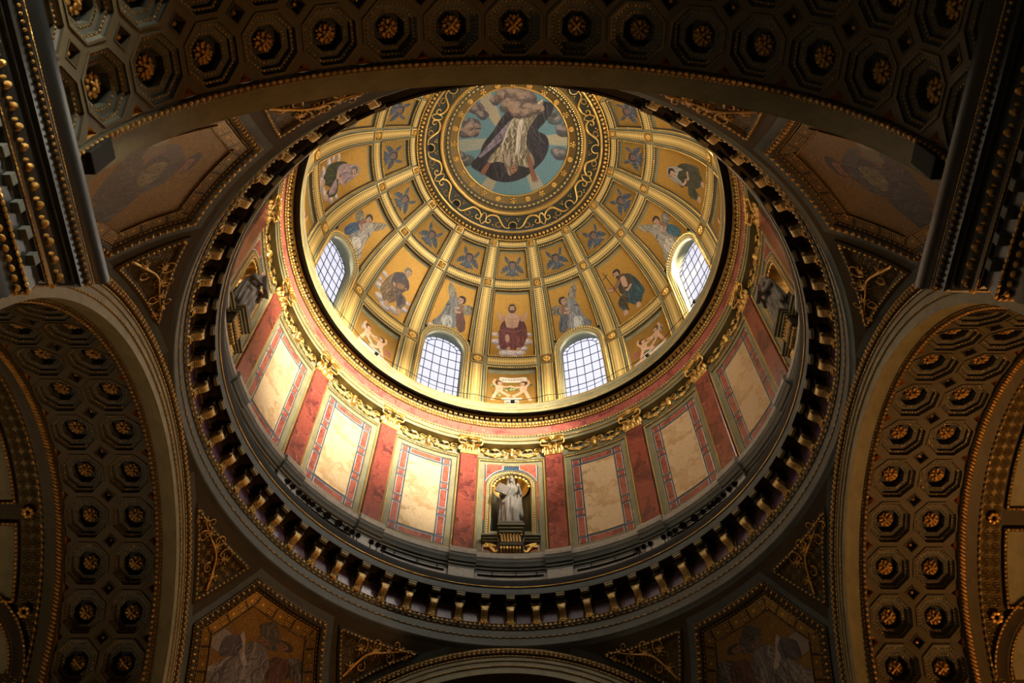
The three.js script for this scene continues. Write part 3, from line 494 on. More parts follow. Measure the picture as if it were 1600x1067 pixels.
// ---------------------------------------------------------------- drum: wall, plinth, entablature
const DR = struct('drum_wall', 'round marble clad drum wall');
part(DR, 'outer_wall', revolve([[10.3, 24.0], [11.4, 24.0], [11.4, 36.6], [9.9, 36.6]].reverse(), 96, -180, 180, .3), M.plaster);
const BAY = 22.5, PIL = 2.32;                                // degrees: bay, half a pilaster
{
  const gap = 4.9, back = (a0, a1) => revolve([[10.3, 24.7], [10.3, 26.95], [10.12, 26.95], [10.12, 34.3]], Math.max(4, Math.round((a1 - a0) / 2)), a0, a1, .3);
  const w = []; for (const c of [-90, 0, 90, 180]) { w.push(back(c + gap, c + 90 - gap)); w.push(revolve([[10.3, 24.7], [10.3, 26.95], [10.12, 26.95], [10.12, 28.4]], 6, c - gap, c + gap, .3)); w.push(revolve([[10.12, 32.6], [10.12, 34.3]], 6, c - gap, c + gap, .3)); }
  part(DR, 'wall_face', mergeGeometries(w), M.olive);
  // plinth: slabs between and below the pilasters, each its own stone
  for (let i = -5; i <= 5; i++) {
    const S = cyl(10), a = i * BAY, hw = BAY / 2 - 2.9;
    part(DR, 'plinth_slab', slab(S, a - hw, 24.7, a + hw, 25.78, -.05, .06, .02, .5, 1, [i * 3, 0]), M.plinth);
    const lines = dense([[a - hw + .9, 25.62], [a + hw - .9, 25.62]], false, S, .5); part(DR, 'conduit', merged([sweep(S, lines, false, [[-.02, .06], [-.02, .12], [.02, .12], [.02, .06]], .3), ...[-.5, .15, .7].map(f => slab(S, a + hw * f - .12, 25.62, a + hw * f + .12, 25.85, .06, .1, .01, .5))]), M.black);
    if (i < 5) part(DR, 'pedestal', slab(S, a + BAY / 2 - 3.0, 24.7, a + BAY / 2 + 3.0, 25.78, -.05, .2, .02, .5, 1, [i * 5, 2]), M.plinth);
  }
  const cap = (d) => [[10, 25.78], [9.93 - d, 25.78], [9.93 - d, 25.86], [9.87 - d, 25.9], [9.87 - d, 25.97], [9.8 - d, 26.02], [9.78 - d, 26.1], [9.72 - d, 26.2], [9.7 - d, 26.3], [9.67 - d, 26.34], [9.67 - d, 26.52], [9.72 - d, 26.6], [9.76 - d, 26.72], [10.2, 26.76]];
  const dark = p => p.slice(0, 9), light = p => p.slice(8);
  const A = [], B = [];
  for (let i = -8; i < 8; i++) {
    const c = i * BAY, h = BAY / 2 - 3.2; A.push(revolve(dark(cap(0)), 12, c - h, c + h, .3)); B.push(revolve(light(cap(0)), 12, c - h, c + h, .3));
    A.push(revolve(dark(cap(.13)), 6, c + h, c + BAY - h, .3)); B.push(revolve(light(cap(.13)), 6, c + h, c + BAY - h, .3));
    for (const e of [c - h, c + h]) { const end = p => { const g = capPoly({ mu: () => 1, map: (u, v) => P3(u, v, e) }, p, 0); return g; }; A.push(end(ccw([[10.1, 25.78], ...dark(cap(.13)), [10.1, 26.3]]))); B.push(end(ccw([[10.1, 26.3], ...light(cap(.13))]))); }
  }
  part(DR, 'plinth_moulding', mergeGeometries(A), M.slate); part(DR, 'plinth_cap', mergeGeometries(B), M.plinth);
}
const EN = struct('drum_entablature', 'entablature of the drum with red marble frieze, gilt dentils and projecting green cornice');
part(EN, 'architrave', revolve([[10.12, 34.0], [9.75, 34.0], [9.75, 34.2], [9.72, 34.22], [9.72, 34.26], [9.74, 34.28], [9.74, 34.46], [9.72, 34.5], [9.68, 34.62]], 192, -180, 180, .3), M.olive);
part(EN, 'frieze_backing', revolve([[9.72, 34.6], [9.72, 35.4]], 192), M.olive);
for (let i = -8; i < 8; i++) { const S = cyl(9.7); part(EN, 'frieze_stone', slab(S, (i - .5) * BAY + .02, 34.63, (i + .5) * BAY - .02, 35.2, -.01, .02, .004, .4, 1, [i * 2.7, i]), M.frieze); }
part(EN, 'bed_moulding', revolve([[9.7, 35.18], [9.66, 35.2], [9.58, 35.3], [9.56, 35.42], [9.55, 35.5]], 192, -180, 180, .3), M.bronze);
part(EN, 'dentil_ground', revolve([[9.55, 35.5], [9.55, 35.74], [9.5, 35.76]], 192, -180, 180, .3), M.deep); part(EN, 'top_moulding', revolve([[9.5, 35.76], [9.46, 35.78], [9.44, 35.85], [9.44, 35.95]], 192, -180, 180, .3), M.goldold);
part(EN, 'cornice_soffit', revolve([[9.44, 35.95], [9.13, 35.72], [9.1, 35.7]], 192, -180, 180, .3), M.deep);
part(EN, 'cornice', revolve([[9.1, 35.68], [9.1, 35.9], [9.13, 35.94], [9.13, 35.98], [9.11, 36.0], [9.1, 36.08], [9.06, 36.2], [9.06, 36.36], [9.1, 36.4], [9.72, 36.5]], 192, -180, 180, .3), M.olive);
part(EN, 'gilt_line', merged([...[[9.07, 36.22], [9.06, 36.38], [9.1, 35.74]].map(([R, h]) => new THREE.TorusGeometry(R, .018, 5, 256).rotateX(Math.PI / 2).translate(0, h + EYE, 0)), new THREE.TorusGeometry(9.115, .02, 5, 256).rotateX(Math.PI / 2).translate(0, 35.96 + EYE, 0), new THREE.TorusGeometry(9.715, .022, 5, 256).rotateX(Math.PI / 2).translate(0, 34.24 + EYE, 0), new THREE.TorusGeometry(9.47, .05, 5, 256).rotateX(Math.PI / 2).translate(0, 35.83 + EYE, 0)]), M.gold);
ringBeads(EN, 9.69, 34.56, 420, [.055, .045, .04], M.gold, 'leaf_moulding'); ringBeads(EN, 9.56, 35.38, 380, [.065, .075, .06], M.gold, 'egg_moulding'); ringBeads(EN, 9.62, 35.25, 460, [.055, .04, .04], M.gold, 'bead_moulding', EGG);
ringBeads(EN, 9.5, 35.63, 230, [.078, .085, .04], M.goldpale, 'dentil', new THREE.BoxGeometry(2, 2, 2)); ringBeads(EN, 9.46, 35.82, 500, [.04, .03, .03], M.gold, 'bead_moulding');

// ---------------------------------------------------------------- pilasters
{
  const S = cyl(10.05), t = thing('pilaster', '', 'pilaster', 'red marble pilasters of the drum', P3(10.05, 26.76, 0));
  const shafts = [0, 1, 2, 3].map(k => slab(S, -PIL + .05, 26.76, PIL - .05, 33.25, 0, .12, .03, .5, 1, [k * .83, k * 1.37]).translate(0, -26.76 - EYE, 10.05));   // a stone of its own for each
  part(t, 'shaft', shafts[0].clone().translate(0, 26.76 + EYE, -10.05), M.red);
  part(t, 'base', merged([slab(S, -PIL - .1, 26.76, PIL + .1, 26.9, 0, .18, .03, .5)]), M.plinth);
  const cap = struct0(t, 'capital'), CY = y => 33.25 + (y - 33.25) * 1.24, P = (x, y, w) => P3(10.05 - w, CY(y), x / (10.05 * D2R));
  const fan = (n, x, y0, hgt, wdt, w0, curl) => {            // acanthus leaf: ribbed tongue that curls forward at its tip
    const g = gridGeo(6, 8, (s, q) => { const a = (s - .5) * 2, ww = wdt * (1 - .75 * q * q) * (1 + .12 * Math.sin(q * 18)), cu = curl * sm(.55, 1, q); return P(x + a * ww, y0 + hgt * (q - .18 * sm(.75, 1, q)), w0 + .05 * q + cu + .03 * Math.cos(a * 6) - .05 * a * a); }); g.computeVertexNormals(); return g.toNonIndexed();
  };
  part(cap, 'bell', slab(S, -PIL, 33.25, PIL, CY(33.95), 0, .14, .02, .3), M.gold);
  const leaves = []; for (let k = 0; k < 3; k++) leaves.push(fan(k, -.28 + .28 * k, 33.26, .34, .14, .14, .1)); for (let k = 0; k < 4; k++) leaves.push(fan(k, -.39 + .26 * k, 33.42, .36, .12, .15, .14));
  part(cap, 'acanthus_leaf', mergeGeometries(leaves), M.shellgold);
  for (const s of [-1, 1]) { const vol = []; const p = []; for (let k = 0; k < 20; k++) { const a = -1.2 + k * .42, r = .2 * (1 - k / 23); p.push(P(s * (.44 + r * Math.cos(a) * .8), 33.82 + r * Math.sin(a) * .75, .3 + .01 * k)); } vol.push(tube([P(s * .12, 33.5, .2), P(s * .2, 33.7, .24), ...p], .035, 60, 6)); vol.push(blob(...P(s * .44, 33.82, .45).toArray(), .06)); vol.push(tube([P(s * .05, 33.55, .2), P(s * .1, 33.75, .24), P(s * .17, 33.84, .25), P(s * .2, 33.76, .26)], .025, 20, 5)); part(cap, 'volute', merged(vol), M.gold); }
  part(cap, 'abacus', merged([slab(S, -3.2, CY(33.95), 3.2, CY(34.03), 0, .38, .03, .3), slab(S, -3.35, CY(34.02), 3.35, CY(34.1), 0, .43, .02, .3)]), M.gold);
  const ro = []; for (let k = 0; k < 6; k++) { const a = k * Math.PI / 3; ro.push(blob(...P(.09 * Math.cos(a), 33.98 + .09 * Math.sin(a), .42).toArray(), .055)); } ro.push(blob(...P(0, 33.98, .46).toArray(), .05)); part(cap, 'rosette', merged(ro), M.gold);
  let first = true, nth = 0;
  for (let i = 0; i < 5; i++) for (const s of [-1, 1]) {
    const l = i === 0 ? `red marble pilaster with gilded leaf capital directly ${s < 0 ? 'left' : 'right'} of the central statue niche` : `red marble pilaster with gilded leaf capital, ${ord(i + 1)} to the ${s < 0 ? 'left' : 'right'} of the central niche`, az = s * (i + .5) * BAY;
    if (first) { first = false; t.userData.label = l; t.position.applyAxisAngle(YAX, -az * D2R); t.rotation.y = -az * D2R; } else copy(t, az, l).children.find(c => c.name === 'shaft').geometry = shafts[++nth % 4];
  }
}

// ---------------------------------------------------------------- wall panels between the pilasters
const HB = BAY / 2 - PIL;                                     // half the free wall, degrees
const K10 = 10.12 * D2R, PS = cyl(10.12);
function wallFrame(t) {
  const p = dense(rect(-HB + .05, 26.8, HB - .05, 33.12), true, PS, .4);
  part(t, 'frame', sweep(PS, p, true, [[0, 0], [0, .08], [.03, .1], [.1, .1], [.13, .06], [.13, .05], [.33, .05], [.36, .03]], .3), M.olive);
  beads(t, PS, p, true, .065, .11, .1, [.04, .035, .03], M.gold); beads(t, PS, p, true, .34, .045, .1, [.028, .018, .018], M.gold);
}
const dx = m => m / K10;
{
  const protos = [];
  const where = [[-1, 'first', 'left'], [-2, 'second', 'left'], [-3, 'third', 'left'], [1, 'first', 'right'], [2, 'second', 'right'], [3, 'third', 'right']];
  for (let v = 0; v < 3; v++) {
    const t = thing('wall_panel', '', 'wall panel', 'marble panels of the drum', P3(10.12, 26.8, 0)); wallFrame(t);
    part(t, 'border_slab', slab(PS, -dx(1.22), 27.12, dx(1.22), 32.8, 0, .02, .005, .4, 1, [v * 2.2, v]), M.border);
    part(t, 'centre_slab', slab(PS, -dx(.78), 27.66, dx(.78), 32.26, .02, .04, .008, .4, 1, [v * 3.4 + .4, v * 1.3]), M.cream);
    const tile = (x0, y0, x1, y1, k, lozenge) => {
      part(t, 'tile_edge', slab(PS, dx(x0), y0, dx(x1), y1, .02, .03, .004, .4), M.white);
      if (lozenge) part(t, 'tile', slabPoly(PS, [[.03, .1], [.1, .03], [.9, .03], [.97, .1], [.9, .5], [.97, .9], [.9, .97], [.1, .97], [.03, .9], [.1, .5]].map(([a, b]) => [dx(lerp(x0, x1, a)), lerp(y0, y1, b)]), .03, .04, .004), M.tile);
      else part(t, 'tile', slab(PS, dx(x0 + .025), y0 + .025, dx(x1 - .025), y1 - .025, .03, .04, .004, .4, 1, [k * .7 + v, k]), M.tile);
    };
    for (const s of [-1, 1]) {
      let y = 27.2; const x0 = s < 0 ? -1.16 : .84, x1 = s < 0 ? -.84 : 1.16;
      for (let k = 0; k < 7; k++) { const l = k % 2 ? 1.18 : .34; tile(x0, y, x1, y + l, k, !(k % 2)); y += l + .1; }
    }
    tile(-.74, 27.2, .74, 27.54, 9); tile(-.74, 32.38, .74, 32.72, 11);
    protos.push(t);
  }
  where.forEach(([i, n, side], k) => {
    const l = `cream marble panel with pink tiled border, ${n} to the ${side} of the central statue niche`;
    if (k < 3) { const t = protos[k]; t.userData.label = l; t.position.applyAxisAngle(YAX, -i * BAY * D2R); t.rotation.y = -i * BAY * D2R; } else copy(protos[k % 3], i * BAY, l);
  });
}
// gilt garland panels above
{
  const t = thing('garland_panel', '', 'relief', 'gilt garland reliefs of the drum', P3(10.12, 33.2, 0)), P = (x, y, w) => P3(10.12 - w, y, x / K10);
  part(t, 'ground', slab(PS, -HB, 33.18, HB, 34.05, 0, .04, .01, .4), M.olive);
  part(t, 'edge_moulding', slab(PS, -HB, 33.14, HB, 33.24, 0, .12, .03, .4), M.olive);
  const at3 = (g, p) => g.translate(p.x, p.y, p.z);
  part(t, 'candelabrum', at3(new THREE.LatheGeometry([[0, 0], [.16, .01], [.17, .06], [.07, .12], [.05, .25], [.13, .33], [.06, .4], [.05, .5], [.15, .56], [.16, .62], [.08, .66], [.1, .72], [0, .78]].map(q => new THREE.Vector2(...q)), 14), P(0, 33.25, .06)), M.gold);
  for (const s of [-1, 1]) { const sw = [], fl = [], rb = [];
    const sh = gridGeo(14, 4, (a, b) => { const th = lerp(.12, .88, a) * Math.PI, r = .28 * b; return P(s * .78 + r * Math.cos(th) * -1, 33.78 + r * .62 * Math.sin(th) - .04, .06 + .12 * Math.sin(b * 3.1) * (1 + .25 * Math.cos(a * 40))); }); sh.computeVertexNormals(); part(t, 'scallop_shell', sh, M.shellgold);
    rb.push(tube([P(s * .14, 33.85, .08), P(s * .3, 33.95, .1), P(s * .42, 33.84, .09), P(s * .36, 33.74, .08), P(s * .3, 33.82, .08)], .03, 24, 5), tube([P(s * 1.42, 33.9, .08), P(s * 1.2, 33.95, .1), P(s * 1.1, 33.84, .09), P(s * 1.16, 33.74, .08), P(s * 1.24, 33.82, .08)], .03, 24, 5));
    sw.push(tube([P(s * .14, 33.78, .06), P(s * .4, 33.5, .09), P(s * .78, 33.38, .1), P(s * 1.15, 33.5, .09), P(s * 1.42, 33.8, .06)], .022, 30, 6));
    for (const [x, y, r] of [[.4, 33.5, .09], [.78, 33.4, .13], [.68, 33.42, .08], [.9, 33.42, .08], [1.14, 33.52, .1], [1.36, 33.75, .08], [.22, 33.68, .06]]) for (let k = 0; k < 6; k++) { const a = k * 1.05 + x; fl.push(blob(...P(s * x + r * .7 * Math.cos(a), y + r * .6 * Math.sin(a), .1 + .02 * (k % 2)).toArray(), r * .5, r * .45, r * .4, 1)); }
    rb.forEach(g => part(t, 'ribbon', g, M.gold)); part(t, 'garland', merged(sw), M.gold); part(t, 'flower_cluster', merged(fl), M.gold);
  }
  let first = true;
  for (let i = 0; i <= 4; i++) for (const s of i ? [-1, 1] : [1]) {
    const l = i ? `gilded garland and shell relief, ${ord(i)} to the ${s < 0 ? 'left' : 'right'} of the one over the central statue` : 'gilded garland and shell relief right above the central statue niche';
    if (first) { first = false; t.userData.label = l; } else copy(t, s * i * BAY, l);
  }
}

// ---------------------------------------------------------------- statue niches
const NY0 = 28.12, NYS = 31.25, NR = .86, NBACK = .72;
function niche(label, az) {
  const t = thing('statue_niche', label, 'niche', null, P3(10.12, 26.8, 0), 0); wallFrame(t);
  const P = (x, y, w) => P3(10.12 - w, y, x / K10);
  // wall with the arched opening cut out
  const arch = (r, y0, n = 24) => { const p = [[r, y0]]; for (let i = 0; i <= n; i++) { const a = Math.PI * i / n; p.push([r * Math.cos(a), NYS + r * Math.sin(a)]); } p.push([-r, y0]); return p; };
  const hole = (x0, y0, x1, y1, r, yb, w, m, name) => {
    const a = arch(r, yb), n = a.length, o = a.map(([x, y]) => { const sx = Math.abs(x) < 1e-6 ? 1e9 : (x > 0 ? x1 : x0) / x, sy = y - NYS > 1e-6 ? (y1 - NYS) / (y - NYS) : 1e9, k = Math.min(sx, sy); return y <= NYS ? [x > 0 ? x1 : x0, y] : [x * k, NYS + (y - NYS) * k]; });
    part(t, name, mergeGeometries([gridGeo(n - 1, 2, (s, q) => { const i = Math.round(s * (n - 1)); return P(lerp(o[i][0], a[i][0], q), lerp(o[i][1], a[i][1], q), w); }, (s, q) => [s * 4, q]), gridGeo(4, 1, (s, q) => P(lerp(x0, x1, s), lerp(y0, yb, q), w), (s, q) => [s * 2, q])].map(g => smoothed(g))), m);
  };
  hole(-1.26, 26.95, 1.26, 32.98, NR, NY0, .03, M.border, 'border_slab');
  // niche body and golden shell
  const RN = NR;
  const body = [gridGeo(24, 6, (s, q) => { const a = Math.PI * s; return P(-RN * Math.cos(a), lerp(NY0, NYS, q), .03 - NBACK * Math.sin(a)); }), gridGeo(24, 3, (s, q) => { const a = Math.PI * s; return P(-RN * q * Math.cos(a), NY0, .03 - NBACK * q * Math.sin(a)); })].map(g => smoothed(g));
  part(t, 'niche_wall', mergeGeometries(body), M.green);
  const sh = gridGeo(120, 14, (s, q) => {                    // ribs fan out from the foot of the half dome
    const a = Math.PI * s, b = Math.PI / 2 * q, rib = .1 * Math.abs(Math.sin(a * 6.5)) * Math.cos(b) ** .5; const r = RN * (1 - rib), c = Math.cos(b), x = -r * Math.cos(a), y = r * Math.sin(a);
    return P(x * c, NYS + y * c, .03 - NBACK * Math.sin(b) * (1 - rib * .5));
  }); sh.computeVertexNormals(); part(t, 'scallop_shell', sh, M.shellgold);
  const lip = []; for (let k = 0; k < 13; k++) { const a = Math.PI * (k + .5) / 13; lip.push(blob(...P(-.8 * Math.cos(a), NYS + .8 * Math.sin(a), .0).toArray(), .085, .085, .045, 1)); } part(t, 'shell_rim', merged(lip), M.gold);
  // frame of the opening
  const ap = arch(NR, NY0, 40).map(([x, y]) => [dx(x), y]); const up = ap.slice().reverse();   // left to right
  part(t, 'arch_frame', sweep(PS, up, false, [[.02, .0], [.0, .06], [.08, .1], [.12, .06], [.2, .06], [.24, .09], [.28, .04], [.28, .02]]), M.olive);
  beads(t, PS, up, false, .06, .1, .1, [.04, .035, .03], M.gold); beads(t, PS, up, false, .16, .07, .15, [.05, .035, .02], M.goldpale, 'leaf_moulding'); beads(t, PS, up, false, .25, .09, .09, [.025, .025, .025], M.gold);
  // pink stones in the corners and below
  const spd = s => { const p = [[1.16, 32.88], [.35, 32.88]]; for (let i = 0; i <= 8; i++) { const a = lerp(72, 12, i / 8) * D2R; p.push([1.2 * Math.cos(a) * .98, NYS + 1.32 * Math.sin(a)]); } return p.map(([x, y]) => [dx(Math.min(x, 1.16) * s), y]); };
  for (const s of [-1, 1]) { const p = ccw(spd(s)); part(t, 'tile_edge', slabPoly(PS, p, .03, .042, .004), M.white); part(t, 'tile', slabPoly(PS, offsetPath(PS, p, true, .03), .042, .05, .004), M.tile); }
  for (const [a, b] of [[-1.16, -.5], [.5, 1.16]]) { part(t, 'tile_edge', slab(PS, dx(a), 27.05, dx(b), 27.95, .03, .04, .004), M.white); part(t, 'tile', slab(PS, dx(a + .03), 27.08, dx(b - .03), 27.92, .04, .05, .004), M.tile); }
  for (const s of [-1, 1]) for (const [a, b] of [[29, 30.4], [30.5, 31.6]]) part(t, 'tile', slab(PS, dx(s < 0 ? -1.22 : 1.14), a, dx(s < 0 ? -1.14 : 1.22), b, .03, .045, .004), M.tile);
  // console: bracket with a moulded top, two side arms on scrolls
  const c = struct0(t, 'console'), LOW = EYE - .27;
  const bb = (...q) => { const [x0, y0, w0, x1, y1, w1, r] = q; return box(x0, y0 + LOW, -10.12 + w0, x1, y1 + LOW, -10.12 + w1, r); };
  part(c, 'top_slab', merged([bb(-.56, 28.28, -.7, .56, 28.42, .72, .02), bb(-.52, 28.16, 0, .52, 28.3, .64, .03), bb(-.48, 28.02, 0, .48, 28.18, .56, .03)]), M.olive);
  part(c, 'block', merged([bb(-.44, 27.45, 0, .44, 28.04, .46, .03), bb(-.48, 27.32, 0, .48, 27.46, .5, .03)]), M.umber);
  part(c, 'block_ornament', merged([...[-.36, -.24, -.12, 0, .12, .24, .36].flatMap((x, k) => [0, 1, 2].map(r => blob(x + (r - 1) * .015, 27.86 - r * .13 + LOW, -10.12 + .47, .045, .075, .035, 1))), ...[0, 1, 2, 3, 4, 5, 6].map(k => blob(-.42 + .14 * k, 27.96 + LOW, -10.12 + .48, .06, .05, .05, 0))]), M.goldold);
  for (let k = 0; k < 7; k++) part(c, 'drop', bb(-.43 + .125 * k, 27.18, 0, -.34 + .125 * k, 27.33, .46, .015), M.gold);
  for (const s of [-1, 1]) {
    const q = (a, b2) => s < 0 ? [-b2, -a] : [a, b2], [a0, a1] = q(.56, 1.22), [e0, e1] = q(.56, 1.16);
    part(c, 'side_arm', merged([bb(a0, 28.0, -.05, a1, 28.12, .42, .02), bb(e0, 27.9, -.05, e1, 28.01, .34, .02), bb(e0, 27.82, -.05, e1, 27.9, .26, .02)]), M.olive);
    const p = (x, y) => V3(s * x, y + LOW, -10.12 + .14); const vol = (cx, cy, r, d) => { const a = []; for (let k = 0; k < 14; k++) { const th = k * .5 * d + 1.5, rr = r * (1 - k / 17); a.push(p(cx + rr * Math.cos(th), cy + rr * Math.sin(th))); } return a; };
    part(c, 'scroll_bracket', merged([tube([...vol(1.02, 27.66, .11, 1).reverse(), p(.9, 27.62), p(.75, 27.45), p(.66, 27.34), ...vol(.6, 27.36, .09, -1).slice(2)], .05, 60, 6), tube([p(1.05, 27.8), p(.8, 27.72), p(.6, 27.62)], .06, 12, 6)]), M.gold);
    part(c, 'leaf', merged([blob(0, 0, 0, .14, .08, .08).rotateZ(s * .7).translate(s * .82, 27.6 + LOW, -10.12 + .14), blob(0, 0, 0, .1, .06, .06).rotateZ(s * .7).translate(s * .7, 27.48 + LOW, -10.12 + .14)]), M.gold);
  }
  t.position.applyAxisAngle(YAX, -az * D2R); t.rotation.y = -az * D2R; return t;
}
niche('arched statue niche with golden shell at the bottom centre of the drum', 0);
niche('arched statue niche with golden shell at the left end of the drum, seen edge on', -90);
niche('arched statue niche with golden shell at the right end of the drum, in shadow', 90);

// ---------------------------------------------------------------- marble statues: one continuous surface each
function surfaceNet(f, lo, hi, cell) {
  const n = [0, 1, 2].map(k => Math.ceil((hi[k] - lo[k]) / cell) + 1), [nx, ny, nz] = n, F = new Float32Array(nx * ny * nz), id = new Int32Array(nx * ny * nz).fill(-1), pos = [], idx = [];
  const I = (i, j, k) => (k * ny + j) * nx + i;
  for (let k = 0; k < nz; k++) for (let j = 0; j < ny; j++) for (let i = 0; i < nx; i++) F[I(i, j, k)] = f(lo[0] + i * cell, lo[1] + j * cell, lo[2] + k * cell);
  for (let k = 0; k < nz - 1; k++) for (let j = 0; j < ny - 1; j++) for (let i = 0; i < nx - 1; i++) {
    let c = 0, x = 0, y = 0, z = 0;
    const edge = (a, b, c0, d, e, g) => { const p = F[I(i + a, j + b, k + c0)], q = F[I(i + d, j + e, k + g)]; if ((p < 0) !== (q < 0)) { const t = p / (p - q); x += lerp(a, d, t); y += lerp(b, e, t); z += lerp(c0, g, t); c++; } };
    for (const [a, b] of [[0, 0], [1, 0], [0, 1], [1, 1]]) { edge(0, a, b, 1, a, b); edge(a, 0, b, a, 1, b); edge(a, b, 0, a, b, 1); }
    if (c) { id[I(i, j, k)] = pos.length / 3; pos.push(lo[0] + (i + x / c) * cell, lo[1] + (j + y / c) * cell, lo[2] + (k + z / c) * cell); }
  }
  const quad = (a, b, c, d, flip) => { if (Math.min(a, b, c, d) < 0) return; flip ? idx.push(a, c, b, a, d, c) : idx.push(a, b, c, a, c, d); };
  for (let k = 1; k < nz - 1; k++) for (let j = 1; j < ny - 1; j++) for (let i = 1; i < nx - 1; i++) {
    const s = F[I(i, j, k)] < 0;
    if (s !== (F[I(i + 1, j, k)] < 0)) quad(id[I(i, j - 1, k - 1)], id[I(i, j, k - 1)], id[I(i, j, k)], id[I(i, j - 1, k)], !s);
    if (s !== (F[I(i, j + 1, k)] < 0)) quad(id[I(i - 1, j, k - 1)], id[I(i - 1, j, k)], id[I(i, j, k)], id[I(i, j, k - 1)], !s);
    if (s !== (F[I(i, j, k + 1)] < 0)) quad(id[I(i - 1, j - 1, k)], id[I(i, j - 1, k)], id[I(i, j, k)], id[I(i - 1, j, k)], !s);
  }
  const uv = []; for (let i = 0; i < pos.length; i += 3) uv.push(pos[i], pos[i + 1]);
  const g = make(pos, idx, uv); g.computeVertexNormals(); return g;
}
const smin = (a, b, k) => { const h = clamp(.5 + .5 * (b - a) / k, 0, 1); return lerp(b, a, h) - k * h * (1 - h); };
function caps(x, y, z, a, b, ra, rb) { const ux = b[0] - a[0], uy = b[1] - a[1], uz = b[2] - a[2], px = x - a[0], py = y - a[1], pz = z - a[2], t = clamp((px * ux + py * uy + pz * uz) / (ux * ux + uy * uy + uz * uz), 0, 1); return Math.hypot(px - t * ux, py - t * uy, pz - t * uz) - lerp(ra, rb, t); }
const ellp = (x, y, z, c, r) => { const a = (x - c[0]) / r[0], b = (y - c[1]) / r[1], d = (z - c[2]) / r[2], k = Math.hypot(a, b, d); return (k - 1) * Math.min(...r); };
